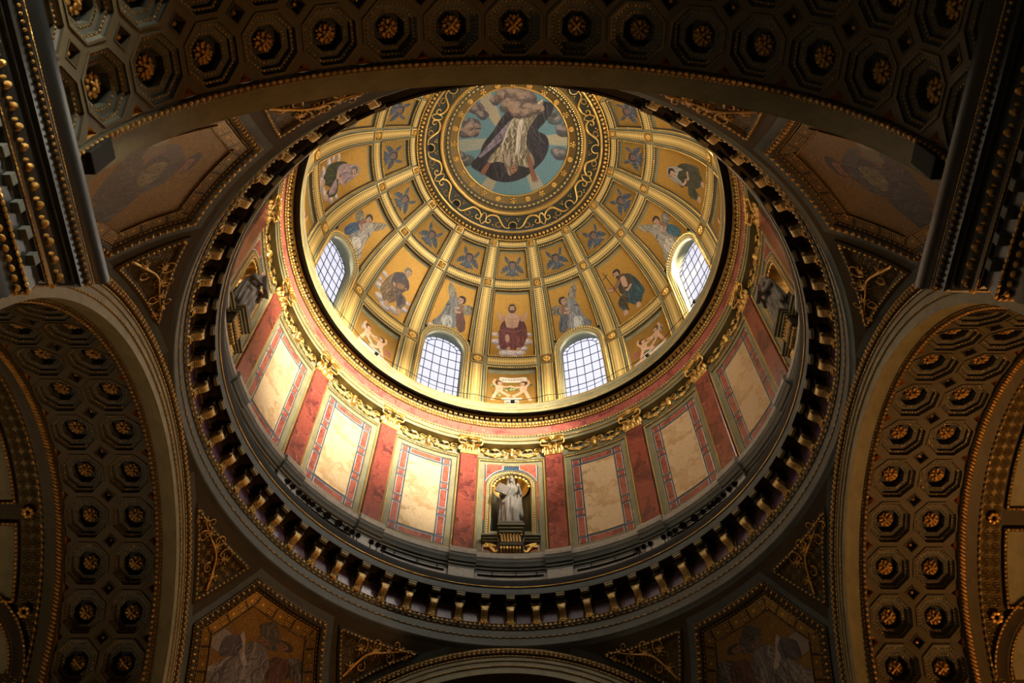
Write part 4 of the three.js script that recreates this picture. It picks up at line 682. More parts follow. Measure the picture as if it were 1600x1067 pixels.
// figure 3.35 m high, feet at 0, facing +z. mir flips left and right.
function statueGeo(kind) {
  const fold = (x, y, z) => { const a = Math.atan2(x, z + .15); return .026 * Math.sin(a * 9 + 1.6 * Math.sin(y * 1.5) + y * .7) + .014 * Math.sin(a * 17 - y * 2.2); };
  const body = (x, y, z) => {
    let d = 9;
    const lean = kind ? .1 : .06, X = x + lean * Math.sin(y * 1.0);
    // gown: legs under cloth, hip, torso
    let g = caps(X, y, z, [-.16, .12, .06], [-.14, 1.55, .02], .34, .27); g = smin(g, caps(X, y, z, [.22, .1, -.02], [.12, 1.55, 0], .33, .26), .16); g = smin(g, caps(X, y, z, [.2, .95, .22], [.26, .25, .12], .17, .17), .15);
    g = smin(g, ellp(X, y, z, [0, 1.65, -.02], [.4, .35, .3]), .18); g += fold(X, y, z) * sm(2.5, 1.4, y) * 1.35;
    let t = ellp(X, y, z, [.0, 2.25, 0], [.37, .5, .26]); t = smin(t, caps(X, y, z, [-.34, 2.52, 0], [.34, 2.52, 0], .17, .17), .12); t += .45 * fold(X, y * 1.6, z);
    d = smin(g, t, .12);
    if (!kind) for (const s of [-1, 1]) d = smin(d, ellp(X, y, z, [.15 * s, 2.32, .17], [.14, .14, .1]), .1);
    // cloak: sash across the hips and a fall of cloth at the side
    d = smin(d, caps(X, y, z, [-.42, 1.55, .15], [.3, 2.05, .3], .12, .1) + .02 * Math.sin(18 * (y - .5 * X)), .07);
    d = smin(d, caps(X, y, z, [.48, 2.2, .0], [.58, 1.0, -.05], .15, .2) + fold(X - .4, y, z), .1);
    d = smin(d, caps(X, y, z, [-.42, 2.3, -.12], [-.5, .7, -.2], .14, .2) + fold(X + .4, y, z), .1);
    // arms
    if (kind === 0) { d = smin(d, caps(X, y, z, [-.42, 2.5, .02], [-.56, 2.02, .1], .14, .11), .06); d = smin(d, caps(X, y, z, [-.56, 2.02, .1], [-.4, 1.86, .42], .1, .07), .04); d = smin(d, caps(X, y, z, [.42, 2.5, .02], [.62, 2.08, .12], .14, .11), .06); d = smin(d, caps(X, y, z, [.62, 2.08, .12], [.5, 2.3, .42], .1, .065), .04); }
    else { d = smin(d, caps(X, y, z, [-.42, 2.5, .02], [-.6, 2.1, .2], .15, .12), .06); d = smin(d, caps(X, y, z, [-.6, 2.1, .2], [-.2, 2.1, .46], .1, .07), .04); d = smin(d, caps(X, y, z, [.42, 2.5, .02], [.6, 2.0, .2], .15, .12), .06); d = smin(d, caps(X, y, z, [.6, 2.0, .2], [.2, 1.85, .48], .1, .07), .04); }
    d = smin(d, caps(X, y, z, [0, 2.6, 0], [0, 2.86, .03], .12, .1), .06);
    // feet
    d = smin(d, ellp(X, y, z, [-.16, .06, .36], [.1, .08, .18]), .03); d = smin(d, ellp(X, y, z, [.24, .06, .3], [.1, .08, .18]), .03);
    return d;
  };
  const hx = kind ? -.02 : -.03, head = (x, y, z) => {
    const X = x - hx - .02, Y = y - 3.05, Z = z - .05; let d = ellp(X, Y, Z, [0, .02, .0], [.155, .2, .18]); d = smin(d, ellp(X, Y, Z, [0, -.09, .05], [.11, .12, .12]), .04);
    d = smin(d, caps(X, Y, Z, [0, .04, .175], [0, -.035, .215], .018, .028), .02);                                       // nose
    for (const s of [-1, 1]) { d = Math.max(d, -ellp(X, Y, Z, [.06 * s, .035, .19], [.038, .022, .03])); d = smin(d, ellp(X, Y, Z, [.06 * s, .03, .155], [.024, .016, .018]), .008); d = smin(d, caps(X, Y, Z, [.025 * s, .07, .17], [.1 * s, .07, .14], .014, .012), .015); d = smin(d, ellp(X, Y, Z, [.155 * s, 0, 0], [.025, .05, .035]), .01); }
    d = smin(d, caps(X, Y, Z, [-.035, -.085, .165], [.035, -.085, .165], .014, .014), .01); d = Math.max(d, -caps(X, Y, Z, [-.04, -.083, .185], [.04, -.083, .185], .005, .005));
    d = smin(d, ellp(X, Y, Z, [0, -.15, .12], [.05, .04, .05]), .03);
    return d;
  };
  const hair = (x, y, z) => { const X = x - hx - .02, Y = y - 3.05, Z = z - .05; let d = ellp(X, Y, Z, [0, .07, -.05], [.19, .19, .19]); for (const s of [-1, 1]) d = smin(d, caps(X, Y, Z, [.15 * s, .05, -.03], [.19 * s, -.34, -.02], .07, .09), .05); d = smin(d, caps(X, Y, Z, [0, 0, -.14], [0, -.4, -.14], .15, .17), .06); if (kind) d = smin(d, ellp(X, Y, Z, [0, -.24, .15], [.1, .16, .09]), .05); d = Math.max(d, -ellp(X, Y, Z, [0, -.03, .16], [.125, .17, .12]) * 1); return d + .012 * Math.sin(X * 70) * Math.sin(Y * 40 + Z * 30); };
  const hand = (c, dir) => {                                  // palm, four fingers closing on what is held, thumb on the side
    const J = [], [x0, y0, z0] = c; for (let k = 0; k < 4; k++) { const o = (k - 1.5) * .042, L = [.1, .12, .115, .09][k]; J.push([[x0 + dir * .05, y0 + o, z0 + .04], [x0 + dir * (.05 + L * .55), y0 + o * 1.1, z0 + .055], .02, .018], [[x0 + dir * (.05 + L * .55), y0 + o * 1.1, z0 + .055], [x0 + dir * (.05 + L * .95), y0 + o * 1.1, z0 + .02], .018, .014]); } J.push([[x0, y0 + .06, z0 + .03], [x0 + dir * .06, y0 + .13, z0 + .05], .024, .018]);
    return (x, y, z) => { let d = ellp(x, y, z, c, [.07, .09, .05]); for (const [a, b, ra, rb] of J) d = smin(d, caps(x, y, z, a, b, ra, rb), .012); return d; };
  };
  const hs = kind === 0 ? [[[-.42, 1.86, .46], -1], [[.46, 2.32, .46], -1]] : [[[-.16, 2.12, .5], 1], [[.18, 1.84, .52], -1]];
  return { body: mergeGeometries([surfaceNet(body, [-1, -.05, -.6], [1, 3, .75], .034), surfaceNet(head, [-.25, 2.78, -.2], [.25, 3.32, .34], .0125), ...hs.map(([c, d]) => surfaceNet(hand(c, d), c.map(q => q - .26), c.map(q => q + .26), .014))]), hair: surfaceNet(hair, [-.42, 2.5, -.42], [.42, 3.4, .36], .022) };
}
const SG = [statueGeo(0), statueGeo(1)];
function statue(kind, az, label, held, mir) {
  const base = P3(9.86, NY0 + .02, 0), t = thing('marble_statue', label, 'statue', null, base, 0);
  const put = (n, g, m) => part(t, n, g.clone().applyMatrix4(new THREE.Matrix4().makeScale(kind ? .8 : .72, 1.05, kind ? .9 : .78)).translate(base.x, base.y + .07, base.z), m);
  put('figure', SG[kind].body, M.stone); put('hair', SG[kind].hair, M.stone);
  part(t, 'plinth', new RoundedBoxGeometry(.98, .12, .75, 2, .02).translate(base.x, base.y + .06, base.z + .1), M.stone);
  const slabG = new RoundedBoxGeometry(.62, .82, .09, 2, .02);
  if (held === 0) put('tablet', slabG.clone().scale(.9, .95, 1).rotateZ(1.08).rotateY(-.1).translate(-.5, 2.12, .44), M.stone);
  else put('book', merged([slabG.clone().scale(1.05, 1.1, 1.2).rotateZ(.2).rotateX(-.25).translate(-.1, 2.2, .58), slabG.clone().scale(.98, 1.02, 1.9).rotateZ(.2).rotateX(-.25).translate(-.1, 2.2, .53)]), M.stone);
  t.position.applyAxisAngle(YAX, -az * D2R); t.rotation.y = -az * D2R; return t;
}
statue(0, 0, 'pale marble woman in long folded gown, tilted tablet on her arm, in the central niche', 0);
statue(1, -90, 'pale marble robed figure with a large book in the left niche', 1);
statue(1, 90, 'shadowed marble robed figure with raised book in the right niche', 1);

// ---------------------------------------------------------------- floodlights and conduit on the gallery, cable round the dome
[30.2, 31.8, 33.4, 36.9, 38.5, 39.9, 42.2, 45.4, 47.8, 49.7, 51, 52.3, 53.9, 55.9, 57.6].forEach((a, i) => {
  for (const s of [-1, 1]) {
    const big = i === 6 || i === 7, r = big ? .14 : .095, c = P3(9.5, 25.35, 0), t = thing('floodlight', `round black floodlight on the gallery, ${ord(i + 1)} from the centre in the ${s < 0 ? 'left' : 'right'} row`, 'floodlight', null, P3(9.5, 24.72, 0), 0);
    const body = new THREE.LatheGeometry([[0, -.16], [r * .55, -.15], [r * .8, -.05], [r, .05], [r, .12], [r * .9, .12], [r * .85, .07], [0, .06]].map(q => new THREE.Vector2(...q)), 18).rotateX(.9 + Math.PI / 2).translate(c.x, c.y, c.z);
    part(t, 'housing', body, M.iron); part(t, 'lens', new THREE.CylinderGeometry(r * .84, r * .84, .01, 18).translate(0, .075, 0).rotateX(.9 + Math.PI / 2).translate(c.x, c.y, c.z), M.black);
    part(t, 'stand', merged([new THREE.CylinderGeometry(.02, .025, .6, 8).translate(c.x, c.y - .33, c.z), box(-.1, -.02, -.08, .1, .02, .08, .01).translate(c.x, c.y - .6, c.z)]), M.iron);
    part(t, 'bracket', tube([V3(c.x - r - .02, c.y, c.z), V3(c.x - r - .02, c.y - .1, c.z), V3(c.x, c.y - .16, c.z), V3(c.x + r + .02, c.y - .1, c.z), V3(c.x + r + .02, c.y, c.z)], .012, 16, 5), M.iron);
    t.position.applyAxisAngle(YAX, -s * a * D2R); t.rotation.y = -s * a * D2R;
  }
});
{
  const t = thing('cable', 'thin dark cable strung round the foot of the dome in front of the windows', 'cable', null, V3(0, 37 + EYE, 0)), p = [];
  for (let i = 0; i < 192; i++) { const a = i * 360 / 192, f = ((a + 11.25) / 22.5) % 1; p.push(P3(9.22, 37.22 - .22 * 4 * f * (1 - f), a)); }
  part(t, 'wire', new THREE.TubeGeometry(new THREE.CatmullRomCurve3(p, true), 768, .014, 5, true), M.iron);
  for (let i = 0; i < 16; i++) part(t, 'post', new THREE.CylinderGeometry(.012, .014, .85, 6).translate(...P3(9.22, 36.8, i * 22.5 + 11.25).toArray()), M.iron);
  [[.3, 'bottom centre under the two cherubs'], [-45, 'lower left part of the dome'], [45, 'lower right part of the dome'], [67, 'foot of the right hand window']].forEach(([az, w]) => {
    const q = thing('small_fixture', `tiny black light fitting on the ledge at the ${w}`, 'light fitting', null, P3(9.12, 36.42, 0), 0);
    part(q, 'body', box(-.08, -.05, -.06, .08, .05, .06, .015).translate(0, 36.66 + EYE, -9.12), M.iron); part(q, 'foot', new THREE.CylinderGeometry(.018, .022, .26, 6).translate(0, 36.53 + EYE, -9.12), M.iron); part(q, 'hood', box(-.1, .05, -.08, .1, .065, .08, .007).translate(0, 36.66 + EYE, -9.12), M.iron);
    q.position.applyAxisAngle(YAX, -az * D2R); q.rotation.y = -az * D2R;
  });
}

// ---------------------------------------------------------------- mosaics: painted pictures on gold ground
class Picture {
  constructor(w, h, ground = '#b98d3e', gold = true) {
    this.w = w; this.h = h; this.c = document.createElement('canvas'); this.c.width = w; this.c.height = h; this.m = document.createElement('canvas'); this.m.width = w; this.m.height = h;
    this.a = this.c.getContext('2d'); this.b = this.m.getContext('2d'); this.a.fillStyle = ground; this.a.fillRect(0, 0, w, h); this.b.fillStyle = gold ? '#ffffff' : '#000000'; this.b.fillRect(0, 0, w, h);
    if (gold) for (let i = 0; i < w * h / 40; i++) { const l = rnd(); this.a.fillStyle = l < .5 ? 'rgba(80,50,10,.28)' : 'rgba(235,190,90,.28)'; this.a.fillRect(rnd() * w, rnd() * h, 3, 3); }
  }
  X(x) { return (50 + (x - 50) * (this.s || 1)) * this.w / 100; } Y(y) { return (56 + (y * (this.yk || 1) - 56) * (this.s || 1)) * this.h / 100; }
  trace(g, p, closed = true) {                              // smooth outline through the points' midpoints
    const n = p.length; g.beginPath();
    if (closed) { const m = (a, b, t) => [lerp(this.X(a[0]), this.X(b[0]), t), lerp(this.Y(a[1]), this.Y(b[1]), t)], c = n > 11 ? .5 : .34; let s = m(p[n - 1], p[0], 1 - c); g.moveTo(s[0], s[1]); for (let i = 0; i < n; i++) { const a = m(p[(i + n - 1) % n], p[i], 1 - c), e = m(p[i], p[(i + 1) % n], c); g.lineTo(a[0], a[1]); g.quadraticCurveTo(this.X(p[i][0]), this.Y(p[i][1]), e[0], e[1]); } g.closePath(); }
    else { g.moveTo(this.X(p[0][0]), this.Y(p[0][1])); for (let i = 1; i < n - 1; i++) g.quadraticCurveTo(this.X(p[i][0]), this.Y(p[i][1]), this.X((p[i][0] + p[i + 1][0]) / 2), this.Y((p[i][1] + p[i + 1][1]) / 2)); g.lineTo(this.X(p[n - 1][0]), this.Y(p[n - 1][1])); }
  }
  fill(p, col, edge = 'rgba(20,14,10,.55)') { this.a.fillStyle = col; this.trace(this.a, p); this.a.fill(); this.a.strokeStyle = edge; this.a.lineWidth = Math.max(1, this.w / 260); this.a.stroke(); this.b.fillStyle = '#000'; this.trace(this.b, p); this.b.fill(); return this; }
  folds(p, dark, light, n, dir = [0, 1]) {                  // drawn folds of cloth inside the outline
    const xs = p.map(q => q[0]), ys = p.map(q => q[1]), x0 = Math.min(...xs), x1 = Math.max(...xs), y0 = Math.min(...ys), y1 = Math.max(...ys), g = this.a; g.save(); this.trace(g, p); g.clip();
    for (let i = 0; i < n * 3; i++) { const x = lerp(x0, x1, rnd()), y = lerp(y0 - 3, y1, rnd() * .85), L = (.12 + .38 * rnd()) * (y1 - y0), k = (rnd() - .5) * .4 * (x1 - x0), c = (x - (x0 + x1) / 2) * .25; g.globalAlpha = .4 + .45 * rnd(); g.strokeStyle = i % 2 ? dark : light; g.lineWidth = this.w / 100 * (.5 + 1.5 * rnd() * rnd() * (i % 2 ? 1.6 : 1)); this.trace(g, [[x, y], [x + k + dir[0] * L * .5, y + dir[1] * L * .5], [x + k * .5 + c + dir[0] * L, y + dir[1] * L]], false); g.stroke(); }
    g.globalAlpha = 1; g.restore(); return this;
  }
  oval(g, x, y, rx, ry) { g.beginPath(); for (let k = 0; k < 14; k++) g[k ? 'lineTo' : 'moveTo'](x + rx * Math.cos(k * .4488), y + ry * Math.sin(k * .4488)); g.closePath(); g.fill(); }
  tesserae() { const g = this.a; for (let i = 0; i < this.w * this.h / 14; i++) { g.fillStyle = rnd() < .5 ? 'rgba(0,0,0,.11)' : 'rgba(255,240,215,.09)'; g.fillRect(rnd() * this.w, rnd() * this.h, 3, 3); } return this; }
  robe(p, col, dark, light, n = 22, dir) { return this.fill(p, col).folds(p, dark, light, n, dir); }
  line(p, col, wd, gold = false) { for (const [g, c] of [[this.a, col], [this.b, gold ? '#fff' : '#000']]) { g.strokeStyle = c; g.lineWidth = this.X(wd); g.lineCap = 'round'; g.lineJoin = 'round'; this.trace(g, p, false); g.stroke(); } return this; }
  ell(x, y, rx, ry, col, rot = 0) { const p = []; for (let i = 0; i < 12; i++) { const a = i * Math.PI / 6, ex = rx * Math.cos(a) * 1.04, ey = ry * Math.sin(a) * 1.04; p.push([x + ex * Math.cos(rot) - ey * Math.sin(rot) * this.h / this.w, y + ex * Math.sin(rot) * this.w / this.h + ey * Math.cos(rot)]); } return this.fill(p, col); }
  cloud(list, col = '#b3a8ac', lt = '#d2c8c8', dk = '#7f7880') {
    const k = this.w / this.h, g = this.a; for (const [x, y, r] of list) { this.b.fillStyle = '#000'; this.oval(this.b, this.X(x), this.Y(y), this.w * r * .0092 * (this.s || 1), this.w * r * .0066 * (this.s || 1)); }
    for (const pass of [0, 1, 2]) for (const [x, y, r] of list) for (let n = 0; n < 16; n++) { const a = rnd() * 6.283, d = Math.sqrt(rnd()) * r * [.45, .5, .45][pass], e = r * [.55, .34, .22][pass] * (.6 + .6 * rnd()); g.globalAlpha = [.8, .5, .45][pass]; g.fillStyle = pass === 0 ? (Math.sin(a) > .3 ? dk : col) : pass === 1 ? (n % 3 ? col : dk) : lt; this.oval(g, this.X(x + d * Math.cos(a) - pass * r * .1), this.Y(y + d * .7 * Math.sin(a) * k - pass * r * .12 * k), this.X(50 + e) - this.X(50), (this.X(50 + e) - this.X(50)) * .72); }
    g.globalAlpha = 1; return this;
  }
  head(x, y, r, skin, hair, o = {}) {                        // o.turn -1..1, o.beard, o.halo, o.veil
    const k = this.w / this.h, t = o.turn || 0; const rr = r * k;
    if (o.halo) { this.a.strokeStyle = '#5a3c10'; this.a.lineWidth = this.w / 160; this.trace(this.a, Array.from({ length: 16 }, (_, i) => [x + r * 2.2 * Math.cos(i * .3927), y - rr * .6 + rr * (o.halo === 1 ? .9 : 2) * Math.sin(i * .3927)])); this.a.stroke(); }
    if (o.long) this.ell(x, y + rr * .3, r * 1.25, rr * 1.5, hair);
    this.ell(x, y - rr * .15, r * 1.15, rr * 1.2, hair); this.ell(x + t * r * .3, y + rr * .12, r * .8, rr * 1.02, skin);
    if (o.beard) this.ell(x + t * r * .35, y + rr * 1.0, r * .5, rr * .42, o.beard);
    const fx = x + t * r * .45; for (const s of [-1, 1]) this.line([[fx + s * r * .35 - r * .14, y], [fx + s * r * .35 + r * .14, y]], '#2a1a12', r * .18);
    this.line([[fx, y + rr * .05], [fx + t * r * .15 + .01, y + rr * .4]], '#7a4a34', r * .14); this.line([[fx - r * .2, y + rr * .68], [fx + r * .2, y + rr * .68]], '#6a2e26', r * .16);
    this.ell(x, y - rr * .95, r * .9, rr * .36, hair); return this;
  }
  arm(p, sleeve, skin, wd) { this.line(p, sleeve, wd); const n = p.length, a = p[n - 2], b = p[n - 1]; this.line([[lerp(a[0], b[0], .45), lerp(a[1], b[1], .45)], b], skin, wd * .6); const dxx = Math.sign(b[0] - a[0]) || 1; for (let k = -1; k <= 2; k++) this.line([b, [b[0] + wd * .5 * (dxx * .5 + .3 * k), b[1] - wd * (.45 - .08 * Math.abs(k)) * this.w / this.h]], skin, wd * .22); return this; }
  wing(p, col, dk, lt, n = 9) { this.fill(p, col); this.folds(p, dk, lt, n * 3, [.25, 1]); return this; }
  material(o = {}) {
    this.tesserae(); const t = new THREE.CanvasTexture(this.c); t.colorSpace = THREE.SRGBColorSpace; const m = new THREE.CanvasTexture(this.m);
    return std({ map: t, metalnessMap: m, metalness: o.metal ?? .62, roughness: o.rough ?? .36, bumpMap: tess, bumpScale: .006, side: THREE.DoubleSide });
  }
}
const tess = dataTex(256, (x, y) => { const gx = x * 64 % 1, gy = y * 64 % 1, k = hash(Math.floor(x * 64), Math.floor(y * 64)); const v = 255 * (gx < .12 || gy < .12 ? .1 : .55 + .45 * k); return [v, v, v]; }, false); tess.repeat.set(2, 2);
const SK = '#b08c74', SKD = '#7c5442';
const PIC = {};
{ // six-winged head
  const p = new Picture(256, 256, '#a8823c');
  for (const w of [[[50, 52], [30, 40], [20, 22], [22, 8], [32, 20], [42, 34], [50, 44]], [[50, 52], [62, 40], [70, 24], [80, 10], [82, 24], [74, 40], [58, 50]], [[48, 50], [30, 46], [14, 62], [10, 84], [22, 78], [34, 70], [46, 62]], [[52, 50], [72, 46], [84, 60], [90, 82], [80, 80], [66, 70], [54, 62]], [[50, 60], [36, 70], [24, 92], [40, 88], [50, 94], [60, 88], [76, 92], [62, 70]]]) p.wing(w, '#3c4656', '#181e2a', '#76869a');
  p.head(50, 46, 12, '#7d6258', '#2c262c'); PIC.cherub = p.material();
}
{ // seated bare-chested man in a red-brown cloak, arms raised, on clouds
  const p = new Picture(384, 768); p.cloud([[10, 62, 11], [14, 74, 16], [90, 62, 10], [86, 74, 16], [26, 84, 14], [76, 85, 14], [50, 94, 20], [34, 93, 16], [68, 93, 16]]);
  p.robe([[60, 32], [76, 34], [86, 48], [88, 68], [72, 66], [62, 50]], '#54262a', '#241012', '#8a5050', 16); p.robe([[20, 46], [32, 36], [40, 44], [34, 62], [18, 66]], '#4c2226', '#1e0c10', '#7a4444', 10);
  p.arm([[34, 32], [22, 41], [16, 29]], '#a27c62', SK, 10).arm([[66, 32], [80, 41], [86, 29]], '#a27c62', SK, 10);
  p.fill([[36, 27], [50, 26], [64, 27], [71, 33], [66, 44], [63, 54], [37, 54], [34, 44], [29, 33]], SK); for (const [y, k] of [[35.5, 12], [41, 8], [45, 7], [49, 6]]) p.line([[50 - k, y - .6], [50 - k * .4, y + .9], [50, y], [50 + k * .4, y + .9], [50 + k, y - .6]], SKD, .9); p.line([[50, 33], [50, 52]], SKD, .9);
  p.robe([[16, 54], [34, 48], [52, 51], [68, 47], [86, 54], [84, 70], [76, 82], [60, 87], [40, 86], [22, 86], [18, 70]], '#5e2c30', '#260e12', '#945656', 46); p.line([[24, 54], [50, 57], [78, 53]], '#7a4444', 3.4);
  p.robe([[30, 58], [46, 56], [50, 68], [44, 80], [30, 80]], '#6c363a', '#2c1014', '#a06464', 14); p.robe([[56, 56], [74, 58], [74, 78], [58, 82]], '#64302f', '#2c1014', '#96585a', 14);
  p.fill([[34, 61], [42, 60], [45, 68], [40, 75], [34, 71]], SK).fill([[38, 82], [46, 81], [46, 87], [36, 88]], SK).fill([[60, 83], [68, 82], [69, 87], [60, 88]], SK);
  p.head(50, 19, 8.5, SK, '#38221a', { beard: '#4a2e20', long: 1, halo: 1 }); PIC.B0 = p.material();
}
// kneeling angel over a window: c = robe, its dark and light folds, second cloth with its folds
const angel = (mir, c) => {
  const p = new Picture(384, 614), f = q => mir ? q.map(([x, y]) => [100 - x, y]) : q, fx = x => mir ? 100 - x : x, N = '#1a1612';
  p.wing(f([[46, 34], [30, 26], [18, 10], [20, 0], [34, 6], [48, 16], [56, 30]]), '#7c7668', '#322e28', '#b8b09c', 12); p.wing(f([[70, 32], [86, 28], [100, 30], [100, 42], [88, 48], [74, 44]]), '#716c60', '#2e2a24', '#aaa28e', 10);
  p.robe(f([[60, 36], [74, 36], [82, 52], [88, 62], [90, 78], [78, 84], [66, 72], [56, 58]]), c[3], c[4], c[5], 22);
  p.robe(f([[34, 26], [48, 20], [62, 26], [64, 40], [60, 54], [68, 72], [62, 86], [40, 88], [16, 88], [6, 80], [18, 70], [26, 54], [28, 38]]), c[0], c[1], c[2], 46);
  p.robe(f([[26, 62], [46, 56], [58, 66], [52, 84], [30, 84]]), c[2], c[1], '#e8e4da', 14);
  p.line(f([[30, 40], [38, 36], [58, 40]]), c[4], 3); p.arm(f([[38, 28], [46, 42], [64, 38]]), c[0], SK, 10).arm(f([[66, 32], [76, 44], [58, 47]]), SKD, SK, 9);
  p.head(fx(66), 24, 9.5, SK, '#2c1e18', { turn: mir ? 1 : -1 }); p.cloud(f([[10, 90, 12], [30, 93, 16], [54, 92, 15], [76, 96, 14]])); return p.material();
};
PIC.B_1 = angel(false, ['#6c7074', '#2c3036', '#a8acae', '#552f2a', '#261210', '#845648']); PIC.B1 = angel(true, ['#70747a', '#30343a', '#acb0b0', '#565e68', '#22262e', '#8e969c']);
PIC.B_3 = angel(true, ['#96928a', '#46443e', '#cac6bc', '#2c4c74', '#122238', '#6484a0']); PIC.B3 = angel(false, ['#8e8a80', '#44423a', '#c4beb0', '#2e5a6c', '#122a36', '#6a8e9c']);
// seated figure on clouds, turned to one side, one knee forward
const elder = (mir, c, o) => {
  const p = new Picture(384, 768), f = q => mir ? q.map(([x, y]) => [100 - x, y]) : q, fx = x => mir ? 100 - x : x;
  p.cloud(f([[8, 50, 12], [4, 62, 12], [12, 72, 17], [26, 86, 18], [46, 92, 19], [70, 88, 17], [90, 76, 15], [92, 64, 11]]));
  p.robe(f([[18, 50], [26, 36], [38, 30], [44, 40], [36, 60], [30, 80], [14, 74]]), c[3], c[4], c[5], 20);                         // cloak behind
  p.robe(f([[32, 34], [44, 27], [60, 29], [70, 36], [74, 50], [64, 58], [40, 58], [30, 50]]), c[0], c[1], c[2], 30);                 // torso
  p.robe(f([[26, 54], [44, 50], [62, 54], [84, 58], [90, 66], [84, 80], [72, 84], [66, 70], [52, 84], [34, 86], [22, 74]]), c[3], c[4], c[5], 50);   // lap and legs
  p.robe(f([[52, 56], [76, 58], [84, 66], [80, 78], [70, 76], [62, 66]]), c[0], c[1], c[2], 22);
  p.arm(f([[38, 34], [30, 48], [52, 54]]), c[0], SK, 12).arm(f([[64, 34], [80, 42], [o.reach ? 98 : 62, o.reach ? 36 : 50]]), o.reach ? SKD : c[0], SK, 11);
  if (o.book) p.fill(f([[42, 44], [68, 38], [74, 50], [48, 57]]), '#5c3a26').fill(f([[45, 46], [66, 41], [70, 48], [50, 54]]), '#8a6444');
  if (o.staff) { p.line(f([[88, 10], [70, 84]]), '#24160e', 2.2); p.line(f([[80, 15], [96, 18]]), '#24160e', 2.2); p.fill(f([[40, 32], [56, 30], [60, 46], [46, 50]]), SK); }
  p.fill(f([[40, 82], [50, 82], [52, 92], [38, 91]]), SK); p.fill(f([[74, 80], [84, 79], [88, 88], [74, 89]]), SK);
  if (o.veil) p.robe(f([[38, 22], [50, 13], [66, 14], [76, 26], [78, 44], [68, 44], [62, 32], [46, 34], [36, 44]]), o.veil, '#5a4a4a', '#d0c2bc', 16); p.head(fx(56), 22.5, 9.5, SK, o.hair, { beard: o.beard, turn: mir ? -1 : 1 }); return p.material();
};
PIC.B_2 = elder(false, ['#3e3846', '#16141c', '#76707c', '#705a40', '#2c2216', '#a48a68'], { book: 1, hair: '#6c665c', beard: '#8c8478' });
PIC.B2 = elder(true, ['#3c3424', '#161208', '#746648', '#23404c', '#0e1c24', '#567884'], { staff: 1, reach: 1, hair: '#2a1810', beard: '#2a1810' });
PIC.B_4 = elder(false, ['#927c82', '#4a383e', '#c8b4b6', '#242e20', '#0e120a', '#505e40'], { hair: '#5c564c', beard: '#6c665a', veil: '#947e84' });
PIC.B4 = elder(true, ['#2a3022', '#10120c', '#586046', '#363a30', '#141610', '#66685a'], { hair: '#1c140e', veil: '#8c8478' });
const putto = (p, x, y, s, mir, hair = '#4a3020') => { const q = a => a.map(([u, v]) => [x + u * s * (mir ? -1 : 1), y + v * s]); const k = '#c79a80', d = '#94604c';
  p.fill(q([[-6, -2], [6, -3], [9, 6], [7, 18], [-4, 19], [-8, 8]]), k); p.line(q([[-4, 16], [-9, 30], [-13, 42]]), k, 7 * s).line(q([[4, 17], [12, 24], [20, 28]]), k, 7 * s).line(q([[20, 28], [16, 38]]), k, 4.5 * s); p.line(q([[-6, 1], [-13, -8], [-9, -18]]), k, 4.5 * s).line(q([[6, 1], [16, 4], [24, 0]]), k, 4.5 * s); p.line(q([[-2, 8], [4, 9]]), d, 1); p.head(x, y - 9 * s, 6 * s, k, hair, { turn: mir ? -1 : 1 }); };
{ // two children with garlands holding an inscribed scroll over an altar
  const p = new Picture(512, 576, '#a8803a'); for (const [x, y] of [[14, 32], [20, 62], [44, 44], [56, 42], [84, 34]]) for (let k = 0; k < 7; k++) p.ell(x + rnd() * 12 - 6, y + rnd() * 12 - 6, 3.4, 3, k % 2 ? '#4c5a38' : '#8d9a66');
  p.fill([[24, 8], [50, 12], [82, 8], [82, 24], [50, 26], [24, 24]], '#cfc4b4'); p.a.fillStyle = '#3a2c20'; p.a.font = 'bold 44px serif'; p.a.textAlign = 'center'; p.a.fillText('S.S.SANCTVS', 266, 116, 230);
  p.fill([[24, 92], [76, 92], [78, 99], [22, 99]], '#bdb4a8'); p.fill([[34, 78], [66, 78], [64, 92], [36, 92]], '#a9a096'); p.fill([[28, 72], [72, 72], [70, 79], [30, 79]], '#cbc2b4'); for (let k = 0; k < 6; k++) p.ell(40 + k * 4, 86, 1.8, 2.4, '#6e665e');
  putto(p, 24, 36, 1, false); putto(p, 74, 38, 1, true, '#2c1c14'); PIC.C0 = p.material();
}
const putti = (mir) => { const p = new Picture(512, 576, '#a8803a'), fx = x => mir ? 100 - x : x; p.fill([[fx(4), 82], [fx(96), 76], [fx(98), 98], [fx(4), 99]], '#b8aea4'); p.fill([[fx(14), 74], [fx(70), 66], [fx(74), 78], [fx(16), 84]], '#cfc6ba'); p.wing([[fx(22), 16], [fx(12), 28], [fx(16), 44], [fx(28), 36]], '#8e8878', '#4c483e', '#c8c0ac');
  for (let k = 0; k < 22; k++) p.ell(fx(36 + rnd() * 34), 40 + rnd() * 26, 3.4, 3, k % 3 ? '#56603e' : '#a8a07a'); putto(p, fx(30), 32, 1, mir); putto(p, fx(66), 38, 1, !mir, '#3a281c'); p.fill([[fx(78), 46], [fx(92), 48], [fx(94), 64], [fx(80), 62]], '#8a4a44'); return p.material(); };
PIC.C_2 = putti(false); PIC.C2 = putti(true);

